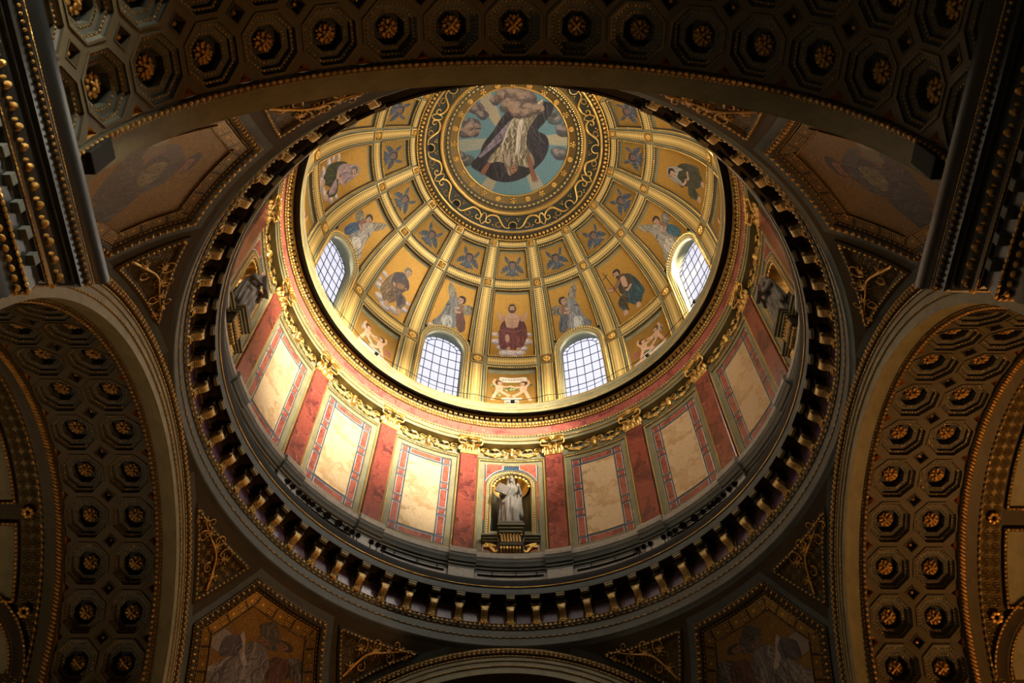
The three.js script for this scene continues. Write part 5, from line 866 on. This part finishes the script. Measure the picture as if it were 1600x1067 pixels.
// ---------------------------------------------------------------- dome
const WM = 9.7 * D2R, wx = m => m / WM;
const archV = (r, vb, vs, n = 28) => { const p = [[wx(r), vb]]; for (let i = 0; i <= n; i++) { const a = Math.PI * i / n; p.push([wx(r * Math.cos(a)), vs + r * Math.sin(a)]); } p.push([-wx(r), vb]); return p; };
const WR = 1.12, WVB = .85, WVS = 5.5;
{
  const D = struct('dome_shell', 'inner shell of the dome'), full = gridGeo(16, 40, (s, t) => dome.map(lerp(-BAY / 2, BAY / 2, s), lerp(0, 13.3, t), -.06), (s, t) => [s * 4, t * 13]);
  const holed = (() => {
    const a = archV(WR, WVB, WVS), n = a.length, U = BAY / 2, T = 7.6, o = a.map(([x, y]) => { if (y <= WVS) return [Math.sign(x) * U, y]; const k = Math.min(Math.abs(x) < 1e-6 ? 1e9 : U / Math.abs(x), (T - WVS) / Math.max(1e-6, y - WVS)); return [x * k, WVS + (y - WVS) * k]; });
    return mergeGeometries([gridGeo(n - 1, 5, (s, q) => { const i = Math.round(s * (n - 1)); return dome.map(lerp(o[i][0], a[i][0], q), lerp(o[i][1], a[i][1], q), -.06); }), gridGeo(8, 3, (s, q) => dome.map(lerp(-U, U, s), lerp(0, WVB, q), -.06)), gridGeo(16, 20, (s, q) => dome.map(lerp(-U, U, s), lerp(T, 13.3, q), -.06))]);
  })();
  const corner = (() => { const g = []; for (const s of [-1, 1]) g.push(gridGeo(6, 6, (a, b) => dome.map(s * lerp(4, BAY / 2, a), lerp(6.4, 7.65, b), -.07))); return mergeGeometries(g); })();
  full.computeVertexNormals(); holed.computeVertexNormals(); corner.computeVertexNormals();
  const list = []; for (let i = -8; i < 8; i++) for (const g of i & 1 ? [holed] : [full]) list.push(g.clone().rotateY(-i * BAY * D2R));
  part(D, 'shell', mergeGeometries(list), M.olive);
}
{ // ribs between the bays, ring bands across them
  const rib = struct('dome_rib', 'olive dome rib with gilt guilloche panels'), RB = 3.0;
  const col = (u0, u1, v0, v1, w0, w1, b) => slab(dome, u0, v0, u1, v1, w0, w1, b, .35);
  part(rib, 'rib_body', col(-RB, RB, .4, 13.15, -.05, .06, .02), M.olive);
  const gp = (u0, v0, u1, v1, horiz) => { const m = dome.mu((v0 + v1) / 2), n = horiz ? Math.round((u1 - u0) * m / .26) / 1 : Math.round((v1 - v0) / .26); const nu = Math.max(2, Math.ceil((u1 - u0) * m / .3)), nv = Math.max(2, Math.ceil((v1 - v0) / .3));
    const cap = gridGeo(nu, nv, (s, t) => dome.map(lerp(u0 + .12, u1 - .12, s), lerp(v0 + .02, v1 - .02, t), .1), horiz ? (s, t) => [s * n, t] : (s, t) => [t * n, s]); cap.computeVertexNormals();
    return mergeGeometries([cap.toNonIndexed(), sweep(dome, dense(rect(u0, v0, u1, v1), true, dome, .3), true, [[0, .05], [0, .085], [.02, .1]], .3)]); };
  for (const [a, b] of [[1.1, 4.72], [5.55, 10.18], [10.8, 12.7]]) part(rib, 'guilloche_panel', gp(-1.9, a, 1.9, b, false), M.guil);
  for (const s of [-1, 1]) for (const [a, b] of [[1.1, 4.72], [5.55, 10.18], [10.8, 12.7]]) part(rib, 'green_edge', slab(dome, s * 2.15 - .14, a, s * 2.15 + .14, b, .05, .075, .005, .4), M.green);
  for (const v of [5.13, 10.5, 12.94]) {
    const k = v < 6 ? 1 : v < 11 ? .78 : .6, P = (x, y, w) => dome.map(x / dome.mu(v), v + y, w), f = []; part(rib, 'rosette_frame', sweep(dome, rect(-2.1 * (v > 12 ? 1.05 : 1), v - .3 * k, 2.1 * (v > 12 ? 1.05 : 1), v + .3 * k), true, [[0, .05], [0, .11], [.05, .12], [.07, .07]], .3), M.goldold);
    for (let q = 0; q < 8; q++) { const a = q * Math.PI / 4; f.push(blob(...P(.15 * k * Math.cos(a), .15 * k * Math.sin(a), .11).toArray(), .075 * k, .075 * k, .06 * k, 1)); } f.push(blob(...P(0, 0, .14).toArray(), .08 * k)); part(rib, 'rosette', merged(f), M.gold);
  }
  for (let i = -8; i < 8; i++) { const az = (i + .5) * BAY; if (i === -8) { rib.rotation.y = -az * D2R; } else { const c = copy(rib, az); } }
  // ring bands: one span per bay
  const top = struct('dome_ring_span', 'horizontal guilloche bands between two dome ribs'), U = BAY / 2 - RB + .02;
  const spans = (o, rows) => rows.forEach(([v0, v1, g0, g1]) => { part(o, 'band_body', slab(dome, -U, v0, U, v1, -.05, .06, .015, .35), M.olive); part(o, 'guilloche_panel', gp(-U + .35, g0, U - .35, g1, true), M.guil); for (const e of [g0 - .06, g1 + .06]) part(o, 'green_edge', slab(dome, -U + .3, e - .02, U - .3, e + .02, .05, .075, .004, .4), M.green); });
  const R3 = [4.68, 5.52, 4.84, 5.4], R2 = [10.2, 10.8, 10.31, 10.68], R1 = [12.72, 13.2, 12.8, 13.08];
  spans(top, [R1, R2]); const bot = struct('dome_ring_span', 'lower guilloche band of a figure bay'); spans(bot, [R3]);
  for (let i = -7; i <= 7; i++) { copy(top, i * BAY); if (!(i & 1)) copy(bot, i * BAY); } top.rotation.y = Math.PI; bot.rotation.y = Math.PI;
}
// framed mosaics
function picture(label, az, u, v0, v1, fr, mat, o = {}) {
  const t = thing('mosaic', label, 'mosaic', o.group || null, dome.map(0, v0, 0), 0);
  part(t, 'picture', slab(dome, -u, v0, u, v1, -.055, -.03, .004, .3, 1, [0, 0], true), mat);
  const [fu, f0, f1] = fr, p = dense(rect(-fu, f0, fu, f1), true, dome, .25), thick = Math.max(.03, (fu - u) * dome.mu((v0 + v1) / 2));
  part(t, 'frame', sweep(dome, p, true, [[0, -.05], [0, .06], [.05, .08], [.11, .06], [.13, .0], [thick, -.03]], .3), M.umber); beads(t, dome, p, true, .055, .085, .115, [.045, .04, .035], M.gold);
  beads(t, dome, p, true, thick - .015, -.02, .1, [.03, .014, .014], M.goldold, 'gilt_line', EGG);
  return t;
}
const turn = (t, az) => { t.position.applyAxisAngle(YAX, -az * D2R); t.rotation.y = -az * D2R; return t; };
{
  const A = picture('', 0, 7.15, 10.92, 12.45, [8.25, 10.78, 12.7], PIC.cherub); const nm = i => i === 0 ? 'blue winged cherub head on gold ground, bottom middle of the ring round the oculus' : `blue winged cherub head on gold ground, ${ord(Math.abs(i))} to the ${i < 0 ? 'left' : 'right'} of the bottom one`;
  A.userData.label = nm(0); for (let i = 1; i <= 6; i++) for (const s of [-1, 1]) copy(A, s * i * BAY, nm(s * i));
  const C = (i, l, m) => turn(picture(l, 0, 7.45, 1.1, 4.15, [8.3, .9, 4.66], m), i * BAY), B = (i, l, m) => turn(picture(l, 0, 7.25, 5.62, 9.92, [8.25, 5.48, 10.22], m), i * BAY);
  B(0, 'bare-chested man in a dark red cloak with both hands raised, seated on clouds', PIC.B0);
  B(-2, 'grey-bearded seated man in violet and buff robes holding a book', PIC.B_2); B(2, 'seated dark-haired man with cross staff stretching out one arm', PIC.B2);
  B(-4, 'hooded figure in pink and dark green robes seated on clouds at left', PIC.B_4); B(4, 'veiled figure in dark green robes seated on clouds at right', PIC.B4);
  B(-6, 'robed figure on gold ground, cut off by the dark arch at upper left', PIC.B_2); B(6, 'robed figure on gold ground, cut off by the dark arch at upper right', PIC.B2);
  C(0, 'two children holding a scroll lettered S.S.SANCTVS over an altar', PIC.C0); C(-2, 'two nude children with garlands on a white ledge, lower left of the dome', PIC.C_2); C(2, 'two nude children with garlands on a white ledge, lower right of the dome', PIC.C2);
  C(-4, 'children mosaic at the far left edge of the dome, mostly behind the ledge', PIC.C_2); C(4, 'children mosaic at the far right edge of the dome, mostly behind the ledge', PIC.C2);
}
// angels over the windows: the lower edge follows the window arch
{
  const lower = u => { const x = Math.abs(u) * WM, r = 1.53; return Math.max(6.3, x < r ? WVS + Math.sqrt(r * r - x * x) : 6.3); };
  const geo = gridGeo(28, 14, (s, q) => { const u = lerp(-7.25, 7.25, s); return dome.map(u, lerp(lower(u), 9.92, q), -.03); }, (s, q) => { const u = lerp(-7.25, 7.25, s); return [s, (lerp(lower(u), 9.92, q) - 6.3) / (9.92 - 6.3)]; }); geo.computeVertexNormals();
  const win = (i, l, m) => {
    const t = thing('mosaic', l, 'mosaic', null, dome.map(0, 6.3, 0), 0); part(t, 'picture', geo, m);
    const p = dense([[8.25, 6.45], [8.25, 10.22], [-8.25, 10.22], [-8.25, 6.45]], false, dome, .25);
    part(t, 'frame', sweep(dome, p, false, [[0, -.05], [0, .06], [.05, .08], [.11, .06], [.13, 0], [.16, -.03]], .3), M.umber); beads(t, dome, p, false, .055, .085, .115, [.045, .04, .035], M.gold); beads(t, dome, p, false, .15, -.02, .1, [.03, .014, .014], M.goldold, 'gilt_line', EGG);
    turn(t, i * BAY);
  };
  win(-1, 'kneeling angel in grey and russet over the lower left window', PIC.B_1); win(1, 'kneeling angel in pale grey robe over the lower right window', PIC.B1);
  win(-3, 'angel in white and blue robes over the far left window', PIC.B_3); win(3, 'angel in cream and teal robes over the far right window', PIC.B3);
  win(-5, 'angel in pale robes at the upper left, mostly behind the arch', PIC.B3); win(5, 'angel in pale robes at the upper right, mostly behind the arch', PIC.B_3);
}
// windows
{
  const GS = cyl(9.95), gx = m => m / (9.95 * D2R), GH = 1.1, GB = 36.9, GT = 41.9;
  const build = () => {
    const o = struct('window_1', 'round-headed dome window with leaded panes', dome.map(0, WVB, 0));
    const f = archV(WR, WVB, WVS, 28), n = f.length, g = [[gx(GH), GB]]; for (let i = 0; i <= 28; i++) { const a = Math.PI * i / 28; g.push([gx(GH * Math.cos(a)), GT + GH * Math.sin(a)]); } g.push([-gx(GH), GB]);
    const rv = gridGeo(n - 1, 3, (s, q) => { const i = Math.round(s * (n - 1)), a = dome.map(f[i][0], f[i][1], -.06), b = GS.map(g[i][0], g[i][1], 0); return a.lerp(b, q); }); part(o, 'reveal', smoothed(rv, .5), M.olive); part(o, 'sill', gridGeo(4, 2, (s, q) => dome.map(lerp(wx(-WR), wx(WR), s), WVB, -.06).lerp(GS.map(lerp(gx(-GH), gx(GH), s), GB, 0), q)), M.olive);
    const p = f.slice().reverse(); part(o, 'surround', sweep(dome, dense(p, false, dome, .2), false, [[0, -.06], [0, .03], [.06, .04], [.1, .06], [.2, .06], [.22, .09], [.33, .1], [.38, .05], [.4, -.05]], .3), M.olive);
    beads(o, dome, p, false, .155, .065, .14, [.05, .035, .02], M.goldpale, 'leaf_moulding'); beads(o, dome, p, false, .05, .045, .1, [.045, .014, .014], M.gold, 'gilt_line', EGG); beads(o, dome, p, false, .28, .1, .15, [.055, .055, .05], M.gold, 'egg_moulding');
    // panes
    const quad = q => { const a = GS, c = gridGeo(1, 1, (s, t) => { const x0 = lerp(q[0][0], q[1][0], s), y0 = lerp(q[0][1], q[1][1], s), x1 = lerp(q[3][0], q[2][0], s), y1 = lerp(q[3][1], q[2][1], s); return a.map(gx(lerp(x0, x1, t)), lerp(y0, y1, t), -.01); }); c.computeVertexNormals(); part(o, 'pane', c, M.glass); };
    const XS = [-1.1, -.86, -.43, 0, .43, .86, 1.1], rows = 6, rh = (GT - GB) / rows, e = .012;
    for (let r = 0; r < rows; r++) for (let c = 0; c < 6; c++) quad([[XS[c] + e, GB + r * rh + e], [XS[c + 1] - e, GB + r * rh + e], [XS[c + 1] - e, GB + (r + 1) * rh - e], [XS[c] + e, GB + (r + 1) * rh - e]]);
    const cy = x => GT + Math.sqrt(Math.max(0, .86 * .86 - x * x)); for (let c = 1; c < 5; c++) quad([[XS[c] + e, GT + e], [XS[c + 1] - e, GT + e], [XS[c + 1] - e, cy(XS[c + 1] - e)], [XS[c] + e, cy(XS[c] + e)]]);
    for (let k = 0; k < 8; k++) { const a = Math.PI * k / 8, b = Math.PI * (k + 1) / 8, pt = (r, t) => [r * Math.cos(t), GT + r * Math.sin(t)]; quad([pt(.87, b - .012), pt(.87, a + .012), pt(1.1, a + .012), pt(1.1, b - .012)]); }
    // iron bars
    const W = (x, y) => GS.map(gx(x), y, .02), bars = [], st = (a, b, r = .021) => bars.push(tube([W(...a), W((a[0] + b[0]) / 2, (a[1] + b[1]) / 2), W(...b)], r, 4, 5));
    for (const x of XS) st([x, GB], [x, Math.abs(x) > .85 ? GT : cy(x)]); for (let r = 0; r <= rows; r++) st([-1.1, GB + r * rh], [1.1, GB + r * rh]); for (const R of [.86, 1.1]) { const q = []; for (let i = 0; i <= 24; i++) { const a = Math.PI * i / 24; q.push(W(R * Math.cos(a), GT + R * Math.sin(a))); } bars.push(tube(q, .021, 30, 5)); }
    for (let k = 1; k < 8; k++) { const a = Math.PI * k / 8; st([.86 * Math.cos(a), GT + .86 * Math.sin(a)], [1.1 * Math.cos(a), GT + 1.1 * Math.sin(a)]); }
    part(o, 'glazing_bar', merged(bars), M.iron); return o;
  };
  const w = build(); WINDOWS.forEach(([az, k], i) => {
    if (!i) turn(w, az); else { const c = copy(w, az); c.name = 'window_' + (i + 1); }
    const L = new THREE.RectAreaLight(DAY, k, 2.1, 5.4), q = P3(9.5, 39.7, az); L.position.copy(q); L.lookAt(P3(0, 39.9, az).setY(q.y)); L.name = 'window_daylight'; scene.add(L);
  });
}

// ---------------------------------------------------------------- oculus: mouldings, scroll band and the painted disc
{
  const O = struct('oculus_ring', 'concentric gilt mouldings round the painted disc in the crown of the dome');
  part(O, 'outer_moulding', revolve([[5.34, 47.6], [5.3, 47.68], [5.2, 47.7], [5.14, 47.78], [5.02, 47.8], [5.0, 47.9], [4.86, 47.98], [4.82, 48.04]], 160, -180, 180, .3), M.umber);
  part(O, 'scroll_ground', revolve([[4.84, 48.1], [4.06, 48.58]], 160), M.green);
  part(O, 'gilt_torus', merged([new THREE.TorusGeometry(4.88, .075, 10, 160).rotateX(Math.PI / 2).translate(0, 47.98 + EYE, 0), new THREE.TorusGeometry(5.26, .03, 6, 160).rotateX(Math.PI / 2).translate(0, 47.64 + EYE, 0)]), M.gold);
  part(O, 'gilt_cove', revolve([[4.08, 48.52], [4.04, 48.46], [3.96, 48.46], [3.88, 48.52], [3.85, 48.6]], 160, -180, 180, .8), M.goldold);
  part(O, 'inner_moulding', revolve([[3.86, 48.62], [3.8, 48.7], [3.78, 48.78], [3.7, 48.78], [3.58, 48.86], [3.52, 48.95]], 160, -180, 180, .4), M.brown);
  part(O, 'foliage_band', revolve([[3.52, 48.95], [3.3, 49.1], [3.16, 49.2]], 160), M.bronze); part(O, 'disc_frame', new THREE.TorusGeometry(3.13, .05, 8, 160).rotateX(Math.PI / 2).translate(0, 49.2 + EYE, 0), M.gold);
  ringBeads(O, 5.09, 47.72, 132, [.085, .085, .08], M.gold, 'bead_moulding'); ringBeads(O, 5.2, 47.66, 200, [.045, .045, .04], M.goldold, 'bead_moulding'); ringBeads(O, 3.82, 48.62, 180, [.03, .03, .03], M.goldold, 'bead_moulding'); ringBeads(O, 3.66, 48.78, 84, [.09, .06, .05], M.goldpale, 'leaf_moulding');
  { const g = []; for (let i = 0; i < 24; i++) { const a = i * 15, R = 3.34, c = P3(R, 49.0, a), rr = i % 2 ? .11 : .13; for (let k = 0; k < (i % 2 ? 7 : 5); k++) { const t = k * 6.283 / (i % 2 ? 7 : 5); g.push(blob(c.x + rr * Math.cos(t), c.y, c.z + rr * Math.sin(t), .06, .04, .06, 0)); } g.push(blob(c.x, c.y - .02, c.z, .06, .05, .06, 1)); } part(O, 'foliage', merged(g), M.gold); }
  { // scroll work and round vents, eight units
    const S = { map: (u, r, w) => P3(r - .4 * w * .5, 48.1 + (4.84 - r) * .615 - w * .85 + .0, u) }, f = [], lf = [], vents = [];
    for (let i = 0; i < 8; i++) {
      const a = i * 45, T = (du, r, w = .05) => S.map(a + du, r, w);
      vents.push(new THREE.CylinderGeometry(.21, .21, .06, 20).translate(...T(0, 4.58, .03).toArray())); f.push(new THREE.TorusGeometry(.235, .03, 6, 24).rotateX(Math.PI / 2).translate(...T(0, 4.58, .06).toArray()));
      for (const s of [-1, 1]) {
        f.push(taper([T(s * 2.5, 4.72), T(s * 6, 4.68), T(s * 9.5, 4.4), T(s * 12, 4.22), T(s * 14.5, 4.18)], .03, .075, 24)); f.push(taper([T(s * 14.5, 4.18), T(s * 18, 4.24), T(s * 20.4, 4.44), T(s * 19.4, 4.62), T(s * 17.2, 4.6), T(s * 17, 4.46), T(s * 18.3, 4.44)], .07, .025, 32)); f.push(taper([T(s * 20.5, 4.6), T(s * 21.8, 4.74), T(s * 22.5, 4.78)], .05, .02, 8)); f.push(taper([T(s * 20.4, 4.4), T(s * 21.6, 4.24), T(s * 22.4, 4.2)], .05, .02, 8));
        for (let k = 0; k < 9; k++) { const t = k * .7, r = .11; lf.push(blob(...T(s * (10.4 + 2.0 * Math.cos(t)), 4.6 + r * Math.sin(t) * 1.1, .03).toArray(), .045, .03, .045, 0)); } lf.push(blob(...T(s * 4.2, 4.35, .03).toArray(), .05), blob(...T(s * 5.4, 4.26, .03).toArray(), .04), blob(...T(s * 3.4, 4.24, .03).toArray(), .04), blob(...T(s * 14.5, 4.66, .03).toArray(), .05), blob(...T(s * 13.4, 4.74, .03).toArray(), .04));
      }
    }
    part(O, 'scroll', merged(f), M.gold); part(O, 'leaf_spray', merged(lf), M.goldold); part(O, 'vent', merged(vents), M.black);
  }
  // painted disc: old man in white robe and dark flying cloak among rays and clouds, head towards the far end
  const p = new Picture(1024, 1024, '#587f8c', false), q = a => a.map(([x, y]) => [(x - 309) / 7.04, (y - 63) / 7.04]), N = (x0, y0, x1, y1, k) => { for (let i = 0; i < k; i++) { p.a.fillStyle = rnd() < .5 ? 'rgba(30,60,70,.10)' : 'rgba(190,210,200,.10)'; p.a.fillRect(rnd() * 1024, rnd() * 1024, 4, 4); } }; N(0, 0, 1, 1, 16000);
  const ray = (a, c = '#8f938a') => { p.a.globalAlpha = .8; p.fill(q(a), c, 'rgba(0,0,0,.1)'); p.a.globalAlpha = 1; const [s, m, e] = [a[0], a[1], a[2]]; for (let k = 1; k < 6; k++) p.line(q([[lerp(a[0][0], a[3][0], k / 6), lerp(a[0][1], a[3][1], k / 6)], [lerp(a[1][0], a[2][0], k / 6), lerp(a[1][1], a[2][1], k / 6)]]), '#c2a05c', .5); };
  ray([[560, 330], [440, 150], [530, 90], [600, 300]], '#9a9484'); ray([[600, 380], [300, 390], [300, 490], [600, 430]], '#7d9296'); ray([[740, 375], [1030, 345], [1030, 440], [740, 410]], '#9a9a88'); ray([[560, 560], [430, 720], [520, 760], [600, 560]], '#8f948a'); ray([[720, 560], [790, 760], [880, 720], [780, 560]], '#8f948a');
  for (const [x, y, r, c] of [[400, 300, 60, '#4c4650'], [360, 350, 50, '#57505a'], [430, 200, 50, '#5c545c'], [470, 240, 48, '#4a4652'], [410, 350, 42, '#8d6e5c'], [390, 320, 30, '#a58a70'], [440, 310, 26, '#8f7462'], [360, 530, 55, '#4a565a'], [330, 500, 40, '#556064'], [930, 260, 60, '#4c5c5e'], [980, 330, 60, '#45565a'], [960, 480, 60, '#4a5a60'], [900, 220, 50, '#566668'], [550, 150, 40, '#7a4a40'], [600, 110, 50, '#7a5040']]) { const k = q([[x, y]])[0]; p.cloud([[k[0], k[1], r / 6.2]], c, '#8f8078', '#3c3a40'); }
  p.robe(q([[640, 190], [720, 160], [880, 150], [920, 190], [860, 280], [800, 340], [870, 360], [890, 430], [860, 520], [790, 590], [740, 640], [640, 675], [540, 665], [480, 620], [400, 580], [390, 545], [450, 500], [470, 420], [540, 340], [570, 280]]), '#211e26', '#0e0c12', '#46424e', 46, [.3, 1]);
  p.robe(q([[650, 260], [700, 240], [660, 330], [580, 410], [520, 460], [450, 520], [440, 500], [500, 430], [560, 360]]), '#776c7c', '#4a4250', '#9a90a0', 14);
  p.robe(q([[660, 250], [760, 200], [840, 130], [850, 160], [800, 260], [750, 330], [740, 430], [790, 500], [800, 560], [770, 580], [700, 560], [640, 560], [560, 530], [500, 560], [500, 520], [560, 450], [600, 400], [620, 330]]), '#8b8068', '#4a4434', '#c2b9a2', 60, [-.1, 1]);
  p.robe(q([[690, 270], [730, 260], [710, 380], [700, 520], [680, 480], [680, 380]]), '#c0b8ac', '#8a8274', '#e0d8cc', 8);
  p.fill(q([[500, 540], [520, 550], [495, 600], [470, 615], [455, 600], [475, 570]]), '#7a4e40').fill(q([[745, 490], [765, 490], [790, 580], [815, 640], [805, 665], [780, 640], [760, 570]]), '#7a4a3c');
  for (const a of [[[470, 600], [452, 612]], [[478, 606], [462, 624]], [[488, 604], [478, 622]], [[800, 640], [815, 668]], [[792, 645], [800, 672]], [[806, 636], [824, 655]], [[784, 640], [786, 664]]]) p.line(q(a), '#7a4c3e', 1.1);
  p.fill(q([[590, 470], [650, 450], [690, 520], [700, 570], [670, 610], [640, 635], [615, 590], [600, 540]]), '#77695a').folds(q([[590, 470], [650, 450], [690, 520], [700, 570], [670, 610], [640, 635], [615, 590], [600, 540]]), '#4a4036', '#a89a86', 26); p.fill(q([[645, 565], [690, 560], [690, 595], [660, 620], [640, 600]]), '#8f6450'); p.line(q([[655, 582], [665, 580]]), '#3a241c', .8).line(q([[676, 576], [686, 575]]), '#3a241c', .8).line(q([[668, 598], [672, 608]]), '#5a3428', .8);
  for (const [x, y, r, c] of [[620, 120, 70, '#6f5a4c'], [680, 110, 80, '#5b4c48'], [740, 130, 70, '#695850'], [640, 180, 60, '#7b6454'], [700, 200, 70, '#86705c'], [760, 190, 60, '#54484a'], [810, 200, 45, '#94796a'], [690, 230, 46, '#8e7662'], [740, 225, 40, '#7d6858']]) { const k = q([[x, y]])[0]; p.cloud([[k[0], k[1], r / 6]], c, '#9a8472', '#463c3a'); }
  const disc = thing('painted_disc', 'round ceiling painting of a bearded man in a flying dark cloak among clouds', 'painting', null, V3(0, 49.2 + EYE, 0));
  const g = new THREE.CircleGeometry(3.16, 96).rotateX(Math.PI / 2), uv = g.attributes.uv, po = g.attributes.position; for (let i = 0; i < uv.count; i++) uv.setXY(i, .5 + po.getX(i) / 6.32, .5 + po.getZ(i) / 6.32); g.translate(0, 49.24 + EYE, 0);
  part(disc, 'painting', g, p.material({ metal: .3, rough: .5 })); part(disc, 'backing', new THREE.CylinderGeometry(3.3, 3.3, .2, 96).translate(0, 49.4 + EYE, 0), M.plaster);
}

// ---------------------------------------------------------------- pendentive mosaics
{
  const S = spS(0), main = dense(ccw(PENT), true, S, .35), in1 = offsetPath(S, main, true, .3), in2 = offsetPath(S, main, true, .66);
  const mea = (() => { const c = document.createElement('canvas'); c.width = 256; c.height = 128; const g = c.getContext('2d'); g.fillStyle = '#3c3018'; g.fillRect(0, 0, 256, 128); g.strokeStyle = '#c09a48'; g.lineWidth = 6; for (let k = 0; k < 3; k++) { g.lineWidth = 5; g.strokeRect(10 + k * 16, 12 + k * 16, 108 - k * 32, 104 - k * 32); } g.fillStyle = '#c9a24c'; g.fillRect(52, 54, 24, 20); for (const s of [0, 1]) { g.beginPath(); const y = s ? 128 : 0, d = s ? -1 : 1; [[136, 10], [248, 10], [248, 54], [160, 54], [160, 28], [226, 28], [226, 40], [180, 40]].forEach(([a, b], i) => g[i ? 'lineTo' : 'moveTo'](a, y + d * b)); g.stroke(); } const t = new THREE.CanvasTexture(c); t.colorSpace = THREE.SRGBColorSpace; t.wrapS = t.wrapT = THREE.RepeatWrapping; t.repeat.set(1 / .72, 1 / .36); return std({ map: t, metalness: .6, roughness: .4, side: THREE.DoubleSide }); })();
  const xs = in2.map(q => q[0]), ys = in2.map(q => q[1]), u0 = Math.min(...xs), u1 = Math.max(...xs), v0 = Math.min(...ys), v1 = Math.max(...ys);
  const top = v1; const half = v => { let m = 0; for (let i = 0; i < in2.length; i++) { const a = in2[i], b = in2[(i + 1) % in2.length]; if ((a[1] - v) * (b[1] - v) <= 0 && Math.abs(a[1] - b[1]) > 1e-6) { const t = (v - a[1]) / (b[1] - a[1]); m = Math.max(m, lerp(a[0], b[0], t)); } } return m; };
  const geo = gridGeo(24, 30, (s, q) => { const v = lerp(v0 + .01, v1 - .005, q); return S.map(half(v) * (2 * s - 1), v, .012); }, (s, q) => { const v = lerp(v0 + .01, v1 - .005, q), u = half(v) * (2 * s - 1); return [(u - u0) / (u1 - u0), Math.max(.002, (v - 17.4) / (v1 - 17.4))]; }); geo.computeVertexNormals();
  const fig = (n) => { const p = new Picture(448, 768, '#75592a'); p.yk = n < 2 ? .66 : .8;
    if (n < 2) { const f = n ? (q => q.map(([x, y]) => [100 - x, y])) : (q => q);   // far pair: a seated writer and a winged youth
      p.fill(f([[4, 42], [14, 40], [26, 44], [28, 54], [20, 66], [2, 66]]), '#8a8080'); p.line(f([[18, 46], [25, 50], [22, 56], [16, 53], [18, 50]]), '#5a5258', 2.4);
      p.wing(f([[40, 24], [34, 16], [46, 4], [58, 14], [62, 30], [52, 34]]), '#3c3a3e', '#1c1a20', '#66625e'); p.wing(f([[72, 30], [84, 26], [98, 28], [98, 46], [86, 52], [74, 44]]), '#4c4a4c', '#242226', '#7a7672');
      p.robe(f([[60, 36], [76, 32], [82, 46], [76, 62], [66, 68], [58, 54]]), '#4c2a28', '#241212', '#7a4a44', 16); p.head(n ? 34 : 66, 22, 7, SKD, '#241a16', { turn: n ? 1 : -1 });
      p.robe(f([[36, 34], [50, 32], [60, 44], [62, 66], [60, 90], [30, 98], [8, 96], [22, 70], [30, 50]]), '#6a6668', '#38363c', '#a09a98', 46); p.robe(f([[24, 30], [30, 36], [36, 50], [44, 60], [40, 64], [30, 52], [24, 40]]), '#a79c98', '#6a605e', '#cfc4be', 6); p.robe(f([[12, 48], [24, 36], [32, 46], [28, 60], [16, 70]]), '#46404c', '#201c28', '#6c6472', 10); p.head(n ? 52 : 48, 28, 7, SKD, '#4a4640', { beard: '#5c564e', turn: n ? 1 : -1 });
    } else { const f = n === 3 ? (q => q.map(([x, y]) => [100 - x, y])) : (q => q);   // near pair: a reader with a halo, lying across the view
      p.wing(f([[58, 50], [74, 54], [92, 70], [96, 88], [80, 84], [70, 92], [60, 72]]), '#2e3038', '#121418', '#565a60', 12);
      p.robe(f([[30, 38], [44, 32], [58, 38], [66, 54], [64, 76], [50, 86], [34, 78], [26, 58]]), '#34343e', '#14141c', '#5c5c68', 34); p.robe(f([[34, 72], [54, 70], [70, 84], [66, 100], [30, 100], [24, 86]]), '#3a3440', '#18141e', '#625a68', 24);
      p.robe(f([[36, 48], [54, 46], [60, 58], [50, 68], [38, 64]]), '#6a6654', '#35321f', '#94907a', 14); p.arm(f([[34, 44], [22, 58], [34, 74]]), '#44414c', SKD, 10); p.fill(f([[12, 70], [32, 66], [36, 82], [16, 86]]), '#6c675a').fill(f([[14, 73], [22, 71], [25, 83], [17, 84]]), '#8a8474');
      p.head(n === 3 ? 64 : 36, 29, 8.5, SKD, '#20160f', { beard: '#2a1c14', halo: 2, turn: n === 3 ? -1 : 1 });
    } return p.material({ rough: .38 }); };
  [['seated grey-robed writer with a winged youth behind, mosaic at bottom left', -45], ['winged youth beside a pale seated figure, mosaic at bottom right', 45], ['haloed reader in dark blue robe, dim mosaic at upper left', -135], ['figure in slate blue robe bending forward, dim mosaic at upper right', 135]].forEach(([l, az], k) => {
    const t = thing('mosaic', l, 'mosaic', null, sphere.map(0, 15.5, 0), 0); part(t, 'picture', geo, fig(k)); part(t, 'meander_border', sweep(S, in1, true, [[0, .03], [.36, .015]]), mea);
    part(t, 'inner_moulding', sweep(S, in1, true, [[.33, .0], [.33, .04], [.37, .04], [.37, 0]], .3), M.umber); beads(t, S, in1, true, .35, .045, .07, [.022, .016, .016], M.goldold); turn(t, az);
  });
}

// ---------------------------------------------------------------- lamps of the arms and the nave, out of the frame
LAMPS.forEach(([x, y, z, k, hue], i) => {
  const t = thing('pendant_lamp', `warm globe lamp hanging in the ${['right arm', 'left arm', 'left half of the nave', 'right half of the nave'][i]}, outside the view`, 'lamp', null, V3(x, y, z));
  part(t, 'globe', new THREE.SphereGeometry(.2, 20, 14).translate(x, y, z), M.bulb); part(t, 'stem', new THREE.CylinderGeometry(.015, .015, 3, 8).translate(x, y + 1.72, z), M.iron); part(t, 'cap', new THREE.CylinderGeometry(.08, .12, .1, 12).translate(x, y + .22, z), M.iron);
  const L = new THREE.PointLight(hue, k, 0, 2); L.position.set(x, y, z); L.shadow.radius = 9; L.castShadow = true; L.name = 'lamp_light'; scene.add(L);
});

renderer.render(scene, camera);
